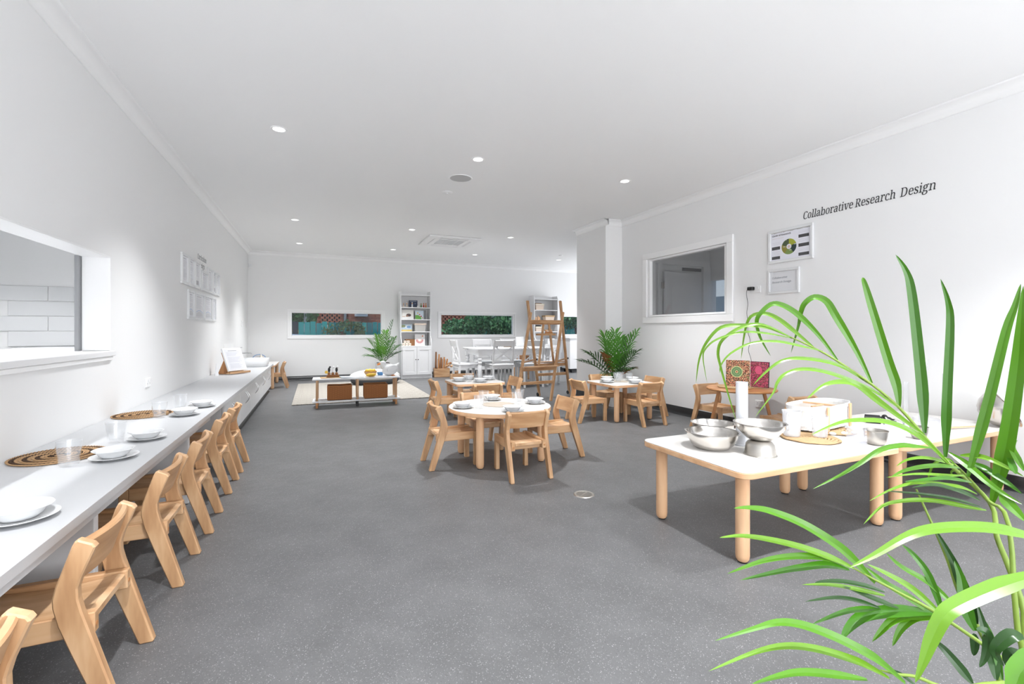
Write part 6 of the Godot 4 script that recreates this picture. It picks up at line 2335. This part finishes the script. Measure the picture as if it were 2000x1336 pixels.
# leaf lines of the near palm: points (x, height, depth), blade width, tone
const NEAR_PALM := [
	[[1.388, 0.331, 0.46, 1.42, 0.456, 0.478, 1.43, 0.545, 0.507, 1.448, 0.596, 0.532, 1.474, 0.662, 0.553, 1.421, 0.748, 0.609, 1.404, 0.805, 0.648, 1.384, 0.87, 0.69, 1.351, 0.928, 0.736, 1.298, 0.989, 0.792, 1.271, 1.023, 0.836, 1.239, 1.053, 0.882], 0.0055, [
		[[1.438, 0.674, 0.536, 1.437, 0.766, 0.519, 1.431, 0.86, 0.504, 1.425, 0.995, 0.489, 1.407, 1.074, 0.479, 1.39, 1.168, 0.469], 0.03, 0],
		[[1.426, 0.724, 0.574, 1.439, 0.82, 0.559, 1.452, 0.916, 0.545, 1.476, 1.07, 0.526, 1.484, 1.129, 0.514, 1.485, 1.179, 0.505], 0.021, 0],
		[[1.414, 0.763, 0.611, 1.411, 0.842, 0.608, 1.408, 0.915, 0.605, 1.41, 1.084, 0.6, 1.4, 1.141, 0.6, 1.378, 1.196, 0.605], 0.02, 1],
		[[1.404, 0.815, 0.648, 1.404, 0.894, 0.651, 1.399, 0.984, 0.655, 1.383, 1.16, 0.664, 1.372, 1.22, 0.671, 1.349, 1.264, 0.683], 0.024, 1],
		[[1.393, 0.873, 0.697, 1.393, 0.929, 0.703, 1.381, 0.991, 0.715, 1.349, 1.127, 0.735, 1.337, 1.196, 0.747, 1.338, 1.213, 0.753], 0.022, 0],
		[[1.36, 0.932, 0.743, 1.337, 1.016, 0.767, 1.301, 1.107, 0.796, 1.289, 1.151, 0.815, 1.271, 1.164, 0.836, 1.258, 1.147, 0.855, 1.26, 1.12, 0.868, 1.267, 1.087, 0.879, 1.258, 1.006, 0.896], 0.019, 0],
		[[1.319, 0.99, 0.805, 1.284, 1.058, 0.833, 1.245, 1.114, 0.863, 1.216, 1.143, 0.89, 1.196, 1.146, 0.912, 1.176, 1.115, 0.934, 1.182, 1.087, 0.945, 1.204, 1.046, 0.949, 1.242, 0.996, 0.947], 0.016, 0],
		[[1.279, 1.025, 0.844, 1.246, 1.069, 0.876, 1.22, 1.104, 0.905, 1.199, 1.121, 0.932, 1.176, 1.113, 0.96, 1.174, 1.069, 0.979, 1.178, 0.986, 0.996], 0.013, 2],
		[[1.239, 1.053, 0.882, 1.195, 1.081, 0.923, 1.144, 1.087, 0.967, 1.106, 1.081, 1.005, 1.084, 1.039, 1.036, 1.078, 0.984, 1.061, 1.084, 0.909, 1.08], 0.012, 2],
		[[1.239, 1.053, 0.882, 1.179, 1.089, 0.924, 1.134, 1.081, 0.959, 1.098, 1.046, 0.99, 1.096, 1.01, 1.006, 1.113, 0.968, 1.014, 1.149, 0.871, 1.014, 1.181, 0.796, 1.016], 0.01, 2],
		[[1.242, 1.05, 0.881, 1.189, 1.064, 0.919, 1.132, 1.067, 0.957, 1.079, 1.046, 0.995, 1.058, 1.017, 1.018, 1.063, 0.986, 1.031, 1.084, 0.914, 1.036], 0.007, 2],
		[[1.282, 1.015, 0.821, 1.238, 1.028, 0.847, 1.178, 1.042, 0.88, 1.118, 1.036, 0.913, 1.072, 1.008, 0.94, 1.052, 0.974, 0.956, 1.055, 0.951, 0.962], 0.008, 2],
		[[1.36, 0.926, 0.743, 1.284, 0.979, 0.78, 1.2, 0.997, 0.821, 1.15, 0.989, 0.847, 1.114, 0.957, 0.867, 1.088, 0.924, 0.882], 0.011, 2],
		[[1.384, 0.87, 0.69, 1.31, 0.921, 0.718, 1.213, 0.962, 0.757, 1.145, 0.973, 0.783, 1.1, 0.96, 0.799, 1.079, 0.938, 0.805, 1.067, 0.913, 0.807, 1.022, 0.853, 0.823], 0.011, 2],
		[[1.392, 0.812, 0.643, 1.282, 0.893, 0.681, 1.219, 0.938, 0.699, 1.171, 0.946, 0.712, 1.127, 0.937, 0.722, 1.084, 0.907, 0.732], 0.017, 2],
		[[1.408, 0.751, 0.603, 1.324, 0.818, 0.62, 1.238, 0.855, 0.637, 1.154, 0.865, 0.653, 1.089, 0.862, 0.662, 1.013, 0.839, 0.675], 0.015, 2],
		[[1.344, 0.793, 0.609, 1.291, 0.8, 0.615, 1.243, 0.805, 0.62, 1.184, 0.799, 0.629, 1.126, 0.774, 0.637, 1.069, 0.752, 0.645, 0.997, 0.726, 0.66], 0.014, 0],
	]],
	[[1.383, 0.363, 0.462, 1.407, 0.641, 0.497, 1.424, 0.68, 0.537, 1.433, 0.724, 0.579, 1.461, 0.74, 0.613], 0.005, [
		[[1.474, 0.735, 0.618, 1.426, 0.748, 0.624, 1.385, 0.758, 0.626, 1.34, 0.764, 0.63, 1.295, 0.762, 0.634, 1.257, 0.752, 0.635], 0.011, 2],
		[[1.447, 0.736, 0.597, 1.39, 0.746, 0.6, 1.333, 0.752, 0.603, 1.277, 0.754, 0.605, 1.224, 0.752, 0.606, 1.177, 0.745, 0.605], 0.014, 0],
		[[1.436, 0.724, 0.58, 1.374, 0.73, 0.585, 1.323, 0.738, 0.585, 1.266, 0.746, 0.588, 1.211, 0.751, 0.59, 1.143, 0.751, 0.597], 0.009, 2],
		[[1.421, 0.714, 0.565, 1.371, 0.725, 0.569, 1.322, 0.734, 0.573, 1.272, 0.737, 0.576, 1.224, 0.739, 0.58, 1.181, 0.742, 0.581], 0.012, 1],
		[[1.419, 0.69, 0.555, 1.37, 0.709, 0.559, 1.323, 0.72, 0.564, 1.266, 0.73, 0.572, 1.209, 0.735, 0.58, 1.148, 0.726, 0.59, 1.087, 0.707, 0.599], 0.011, 2],
		[[1.413, 0.678, 0.547, 1.364, 0.699, 0.551, 1.31, 0.717, 0.558, 1.257, 0.73, 0.565, 1.196, 0.729, 0.575], 0.013, 3],
		[[1.403, 0.666, 0.54, 1.355, 0.682, 0.547, 1.305, 0.696, 0.556, 1.247, 0.708, 0.568, 1.181, 0.718, 0.583, 1.132, 0.725, 0.591], 0.009, 3],
		[[1.412, 0.66, 0.536, 1.353, 0.673, 0.547, 1.288, 0.688, 0.561, 1.233, 0.698, 0.569, 1.175, 0.701, 0.58, 1.118, 0.695, 0.59, 1.065, 0.661, 0.598], 0.013, 2],
		[[1.461, 0.738, 0.613, 1.458, 0.749, 0.623, 1.443, 0.742, 0.638, 1.441, 0.729, 0.648, 1.441, 0.701, 0.656, 1.449, 0.675, 0.662], 0.007, 2],
		[[1.455, 0.726, 0.594, 1.444, 0.728, 0.606, 1.445, 0.721, 0.613, 1.458, 0.707, 0.614], 0.006, 2],
		[[1.451, 0.754, 0.574, 1.44, 0.749, 0.551, 1.433, 0.739, 0.527, 1.425, 0.728, 0.503, 1.417, 0.715, 0.48], 0.016, 1],
		[[1.448, 0.768, 0.619, 1.439, 0.754, 0.588, 1.423, 0.741, 0.56, 1.407, 0.726, 0.532, 1.398, 0.71, 0.501, 1.389, 0.7, 0.47], 0.017, 0],
		[[1.447, 0.767, 0.597, 1.44, 0.773, 0.574, 1.432, 0.776, 0.551, 1.421, 0.775, 0.53, 1.423, 0.764, 0.503, 1.42, 0.753, 0.478], 0.013, 2],
		[[1.401, 0.708, 0.508, 1.39, 0.693, 0.491, 1.379, 0.682, 0.474, 1.367, 0.671, 0.458], 0.022, 0],
		[[1.42, 0.766, 0.478, 1.428, 0.788, 0.491, 1.439, 0.806, 0.503, 1.463, 0.816, 0.509, 1.491, 0.818, 0.513], 0.013, 0],
		[[1.405, 0.759, 0.485, 1.42, 0.772, 0.496, 1.438, 0.786, 0.507, 1.459, 0.797, 0.516], 0.013, 1],
	]],
	[[1.343, 0.359, 0.446, 1.173, 0.489, 0.513, 1.099, 0.534, 0.54, 1.037, 0.569, 0.561, 0.991, 0.596, 0.576], 0.004, [
		[[1.043, 0.56, 0.564, 0.992, 0.611, 0.573, 0.942, 0.651, 0.582, 0.873, 0.694, 0.599, 0.805, 0.723, 0.615, 0.759, 0.734, 0.623, 0.721, 0.738, 0.626], 0.02, 0],
		[[0.994, 0.594, 0.574, 0.939, 0.621, 0.58, 0.866, 0.651, 0.594, 0.795, 0.673, 0.608, 0.731, 0.688, 0.617, 0.68, 0.692, 0.622], 0.015, 2],
		[[0.985, 0.596, 0.578, 0.918, 0.626, 0.582, 0.839, 0.64, 0.592, 0.764, 0.642, 0.6, 0.685, 0.631, 0.609], 0.015, 0],
		[[0.985, 0.591, 0.578, 0.923, 0.611, 0.583, 0.858, 0.616, 0.589, 0.798, 0.619, 0.593, 0.715, 0.614, 0.607], 0.016, 1],
		[[1.061, 0.541, 0.556, 1.017, 0.558, 0.567, 0.965, 0.571, 0.581, 0.925, 0.575, 0.59, 0.901, 0.576, 0.593], 0.01, 3],
		[[1.061, 0.534, 0.556, 0.992, 0.556, 0.568, 0.926, 0.574, 0.578, 0.858, 0.584, 0.589], 0.01, 2],
		[[1.099, 0.502, 0.551, 1.014, 0.54, 0.566, 0.952, 0.57, 0.57], 0.012, 3],
		[[1.066, 0.502, 0.565, 0.997, 0.53, 0.573, 0.935, 0.547, 0.578, 0.864, 0.551, 0.587], 0.01, 3],
		[[1.18, 0.487, 0.527, 1.093, 0.497, 0.551, 1.02, 0.495, 0.569, 0.977, 0.481, 0.573, 0.949, 0.464, 0.572], 0.026, 1],
		[[1.18, 0.48, 0.527, 1.107, 0.488, 0.544, 1.062, 0.481, 0.549, 1.015, 0.454, 0.554], 0.02, 0],
		[[1.186, 0.477, 0.524, 1.132, 0.483, 0.537, 1.093, 0.467, 0.543, 1.064, 0.438, 0.544], 0.018, 0],
		[[1.066, 0.502, 0.565, 1.002, 0.511, 0.571, 0.949, 0.517, 0.572, 0.875, 0.507, 0.582], 0.013, 1],
		[[1.211, 0.47, 0.525, 1.197, 0.55, 0.545, 1.182, 0.59, 0.566, 1.175, 0.605, 0.583], 0.014, 1],
		[[1.229, 0.497, 0.517, 1.197, 0.536, 0.545, 1.16, 0.563, 0.576, 1.144, 0.587, 0.597], 0.013, 0],
		[[1.205, 0.477, 0.527, 1.158, 0.526, 0.555, 1.119, 0.553, 0.578, 1.083, 0.573, 0.601], 0.014, 2],
		[[1.183, 0.48, 0.526, 1.131, 0.519, 0.555, 1.099, 0.542, 0.576, 1.069, 0.572, 0.596], 0.016, 0],
	]],
	[[1.193, 0.416, 0.402, 1.056, 0.425, 0.447, 0.982, 0.456, 0.465, 0.936, 0.47, 0.471, 0.896, 0.486, 0.475], 0.004, [
		[[0.945, 0.457, 0.464, 0.899, 0.496, 0.472, 0.857, 0.525, 0.478, 0.795, 0.56, 0.492, 0.736, 0.586, 0.505, 0.689, 0.598, 0.512, 0.644, 0.595, 0.52, 0.576, 0.584, 0.536], 0.018, 0],
		[[0.92, 0.465, 0.475, 0.87, 0.496, 0.48, 0.824, 0.52, 0.484, 0.76, 0.546, 0.495, 0.698, 0.562, 0.505, 0.638, 0.562, 0.515, 0.559, 0.544, 0.532], 0.015, 2],
		[[0.862, 0.478, 0.478, 0.795, 0.497, 0.491, 0.731, 0.512, 0.502, 0.682, 0.517, 0.507, 0.629, 0.516, 0.513], 0.014, 0],
		[[0.966, 0.449, 0.456, 0.956, 0.461, 0.474, 0.951, 0.462, 0.491, 0.937, 0.477, 0.512], 0.006, 3],
	]],
	[[1.132, 0.467, 0.363, 1.126, 0.559, 0.343, 1.112, 0.655, 0.328], 0.005, [
		[[0.938, 0.753, 0.272, 0.876, 0.736, 0.295, 0.833, 0.722, 0.311, 0.791, 0.705, 0.326, 0.768, 0.692, 0.333, 0.749, 0.662, 0.338, 0.735, 0.637, 0.34, 0.721, 0.61, 0.343], 0.024, 2],
		[[1.21, 0.692, 0.351, 1.128, 0.717, 0.38, 1.07, 0.73, 0.399, 1.012, 0.735, 0.417, 0.955, 0.733, 0.435, 0.912, 0.722, 0.448, 0.856, 0.695, 0.465, 0.814, 0.678, 0.478], 0.022, 2],
		[[0.925, 0.653, 0.277, 0.871, 0.619, 0.293, 0.852, 0.604, 0.294, 0.833, 0.596, 0.295], 0.03, 0],
		[[1.136, 0.537, 0.383, 1.124, 0.536, 0.393, 1.113, 0.52, 0.403, 1.11, 0.499, 0.41, 1.132, 0.471, 0.406], 0.022, 3],
		[[1.136, 0.496, 0.383, 1.128, 0.503, 0.393, 1.128, 0.49, 0.4, 1.139, 0.467, 0.403], 0.02, 3],
		[[1.14, 0.51, 0.446, 1.154, 0.506, 0.44, 1.16, 0.489, 0.438, 1.154, 0.459, 0.44, 1.144, 0.44, 0.444], 0.018, 3],
	]],
	[[1.357, 0.246, 0.484, 1.361, 0.308, 0.494, 1.361, 0.36, 0.507, 1.344, 0.422, 0.527, 1.323, 0.486, 0.548, 1.315, 0.551, 0.564, 1.299, 0.622, 0.583, 1.276, 0.705, 0.605], 0.006, [
		[[1.325, 0.432, 0.519, 1.322, 0.478, 0.531, 1.316, 0.525, 0.545, 1.312, 0.562, 0.557, 1.289, 0.626, 0.578], 0.022, 3],
		[[1.308, 0.424, 0.515, 1.303, 0.461, 0.526, 1.306, 0.498, 0.533, 1.309, 0.529, 0.539, 1.306, 0.56, 0.549], 0.024, 1],
		[[1.295, 0.424, 0.51, 1.295, 0.397, 0.51, 1.292, 0.377, 0.511], 0.016, 3],
		[[1.212, 0.363, 0.481, 1.204, 0.388, 0.499, 1.191, 0.416, 0.519, 1.19, 0.423, 0.533], 0.018, 3],
		[[1.283, 0.356, 0.472, 1.304, 0.388, 0.485, 1.317, 0.427, 0.501, 1.326, 0.478, 0.519], 0.02, 3],
		[[1.294, 0.356, 0.467, 1.306, 0.395, 0.48, 1.317, 0.426, 0.493, 1.326, 0.45, 0.508], 0.012, 1],
	]],
]


# ---------------------------------------------------------------- palms
func blade(s: SurfaceTool, pts: Array, w: float, facing: Vector3) -> void:
	# one leaflet: a strip along pts, tapered to both ends and folded along its midrib
	var n := pts.size()
	var rows := []
	for i in n:
		var t := float(i) / (n - 1)
		var dir: Vector3 = ((pts[mini(i + 1, n - 1)] as Vector3) - (pts[maxi(i - 1, 0)] as Vector3)).normalized()
		var side := dir.cross(facing)
		if side.length() < 0.05:
			side = dir.cross(Vector3.UP)
		side = side.normalized()
		var up := side.cross(dir).normalized()
		var k := w * 0.5 * minf(1.0, 0.28 + t * 3.2) * pow(maxf(1.0 - pow(t, 2.6), 0.0), 0.8)
		rows.append([(pts[i] as Vector3) - side * k + up * k * 0.30, pts[i], (pts[i] as Vector3) + side * k + up * k * 0.30, up])
	for i in n - 1:
		for h in 2:
			s.set_smooth_group(1 + h)
			var a: Array = rows[i]; var b: Array = rows[i + 1]
			if i == n - 2:
				tri(s, a[h], a[h + 1], b[1], a[3])
			else:
				quad(s, a[h], a[h + 1], b[h + 1], b[h], a[3])
	s.set_smooth_group(-1)

func make_near_palm() -> void:
	var base := V(1.56, 0.0, 0.40)
	var o := thing("potted_palm", "large bright green palm close to the viewer at lower right", "palm", base)
	var s := mb()
	lathe(s, [[0.0, 0.0], [0.12, 0.0], [0.125, 0.01], [0.145, 0.18], [0.150, 0.19], [0.140, 0.195], [0.135, 0.17], [0.0, 0.165]], 30)
	part(s, "pot", M.white, o)
	s = mb()
	lathe(s, [[0.0, 0.168], [0.135, 0.166], [0.135, 0.172], [0.0, 0.18]], 24)
	part(s, "soil", M.soil, o)
	var tones := [M.frond, M.frond_b, M.frond_c, M.frond_dark]
	for f in NEAR_PALM:
		var rp := []
		var arr: Array = f[0]
		rp.append(Vector3(0.0, 0.165, 0.0))
		for i in range(0, arr.size(), 3):
			rp.append(V(arr[i], arr[i + 1], arr[i + 2]) - base)
		s = mb()
		var sp := smooth_path(rp, 4)
		var rad := []
		for i in sp.size():
			rad.append(lerpf(f[1] * 1.25, f[1] * 0.35, float(i) / (sp.size() - 1)))
		tube(s, sp, rad, 7)
		var fr := part(s, "frond", M.stem, o)
		for l in f[2]:
			var lp := []
			var la: Array = l[0]
			for i in range(0, la.size(), 3):
				lp.append(V(la[i], la[i + 1], la[i + 2]) - base)
			var mid: Vector3 = lp[lp.size() / 2]
			# the blade's upper face turns up and towards the room's middle
			var facing := ((V(-0.1, 1.35, 0.1) - base) - mid).normalized() + Vector3(0, 0.25, 0)
			s = mb()
			blade(s, smooth_path(lp, 4), l[1], facing)
			part(s, "leaflet", tones[l[2]], fr)

func palm_frond(s: SurfaceTool, root: Vector3, az: float, lift: float, length: float, droop: float, leaf: float, width: float, stem_to := 0.3) -> void:
	# one feather leaf: arching rib with two rows of leaflets
	var out := Vector3(cos(az), 0, sin(az))
	var pts := []
	var n := 14
	for i in n + 1:
		var t := float(i) / n
		pts.append(root + (out * cos(lift) + Vector3.UP * sin(lift)) * length * t + (out * 0.35 - Vector3.UP) * droop * t * t)
	var rad := []
	for i in n + 1:
		rad.append(lerpf(0.007, 0.0015, float(i) / n))
	tube(s, pts, rad, 5)
	for i in range(int(n * stem_to), n + 1):
		var t := float(i) / n
		var dir: Vector3 = ((pts[mini(i + 1, n)] as Vector3) - (pts[maxi(i - 1, 0)] as Vector3)).normalized()
		var side := dir.cross(Vector3.UP).normalized()
		var up := side.cross(dir).normalized()
		for k in [-1.0, 1.0]:
			var ll := leaf * (0.6 + 0.9 * sin(PI * clampf(t * 1.05 - 0.12, 0, 1))) * rng.randf_range(0.85, 1.1)
			var d0: Vector3 = (side * k * (1.0 - 0.55 * t) + dir * (0.55 + 0.6 * t) + up * 0.35).normalized()
			var p0: Vector3 = pts[i]
			var sag := rng.randf_range(0.15, 0.45) * ll
			blade(s, [p0, p0 + d0 * ll * 0.35, p0 + d0 * ll * 0.7 - Vector3.UP * sag * 0.35, p0 + d0 * ll - Vector3.UP * sag], width, up)

func room_palm(label: String, at: Vector3, pot_w: float, pot_h: float, fronds: Array, seed_: int) -> void:
	# fronds: [azimuth, lift, length, droop, leaf length, material]
	var o := thing("potted_palm", label, "palm", at)
	rng.seed = seed_
	var s := mb()
	prism(s, rrect(pot_w, pot_w, 0.02, 3), pot_h, Transform3D(FLAT, Vector3(0, pot_h * 0.5, 0)), 0.006)
	part(s, "pot", M.white, o)
	s = mb()
	prism(s, rrect(pot_w * 0.88, pot_w * 0.88, 0.02, 3), 0.006, Transform3D(FLAT, Vector3(0, pot_h + 0.003, 0)), 0.001)
	part(s, "soil", M.soil, o)
	for f in fronds:
		s = mb()
		palm_frond(s, Vector3(cos(f[0]) * 0.02, pot_h, sin(f[0]) * 0.02), f[0], f[1], f[2], f[3], f[4], 0.024 if f.size() < 7 else f[6])
		part(s, "frond", f[5], o)

func make_palms() -> void:
	var A = M.palm_a; var B = M.palm_b; var C = M.palm_c; var D = M.dry
	room_palm("green palm in a white square pot between the first window and bookcase", V(1.385, 0, 10.42), 0.30, 0.37, [
		[2.9, 1.15, 0.62, 0.10, 0.20, B], [2.2, 1.25, 0.66, 0.06, 0.20, B], [3.3, 1.0, 0.52, 0.14, 0.18, A], [2.6, 0.75, 0.48, 0.16, 0.17, A],
		[0.75, 1.0, 0.60, 0.14, 0.18, A], [1.0, 1.12, 0.66, 0.08, 0.19, A], [0.9, 0.75, 0.52, 0.12, 0.15, C], [1.5, 1.3, 0.74, 0.05, 0.2, B],
		[0.7, 1.38, 1.0, 0.08, 0.15, C], [3.2, 1.35, 0.58, 0.05, 0.19, B], [1.9, 1.1, 0.5, 0.12, 0.17, B], [2.4, 1.0, 0.5, 0.14, 0.17, A]], 91)
	room_palm("dark green palm with brown fronds in the corner by the pillar", V(3.98, 0, 5.50), 0.28, 0.34, [
		[3.05, 0.95, 0.70, 0.16, 0.21, C], [2.6, 1.2, 0.80, 0.10, 0.22, A], [2.9, 0.72, 0.78, 0.20, 0.18, C], [2.2, 1.3, 0.80, 0.08, 0.22, A],
		[1.45, 1.15, 0.86, 0.10, 0.20, A], [1.6, 0.95, 0.70, 0.14, 0.19, C], [1.3, 1.25, 0.74, 0.08, 0.20, C], [1.9, 1.25, 0.72, 0.10, 0.21, A],
		[1.75, 0.75, 0.55, 0.16, 0.17, C], [2.4, 0.75, 0.5, 0.2, 0.17, C], [2.0, 1.05, 0.6, 0.14, 0.2, A], [2.75, 1.12, 0.55, 0.10, 0.12, D], [1.5, 0.8, 0.46, 0.12, 0.12, D], [3.0, 1.35, 0.62, 0.06, 0.16, A]], 92)

func _ready() -> void:
	rng.seed = 1
	make_materials()
	make_view()
	make_lights()
	make_room()
	make_tables()
	make_counter()
	make_chairs()
	make_dining()
	make_bookcases()
	make_rug_corner()
	make_easel()
	make_tableware()
	make_sensory()
	make_walls_decor()
	make_counter_things()
	make_fittings()
	make_outdoors()
	make_palms()
	make_near_palm()
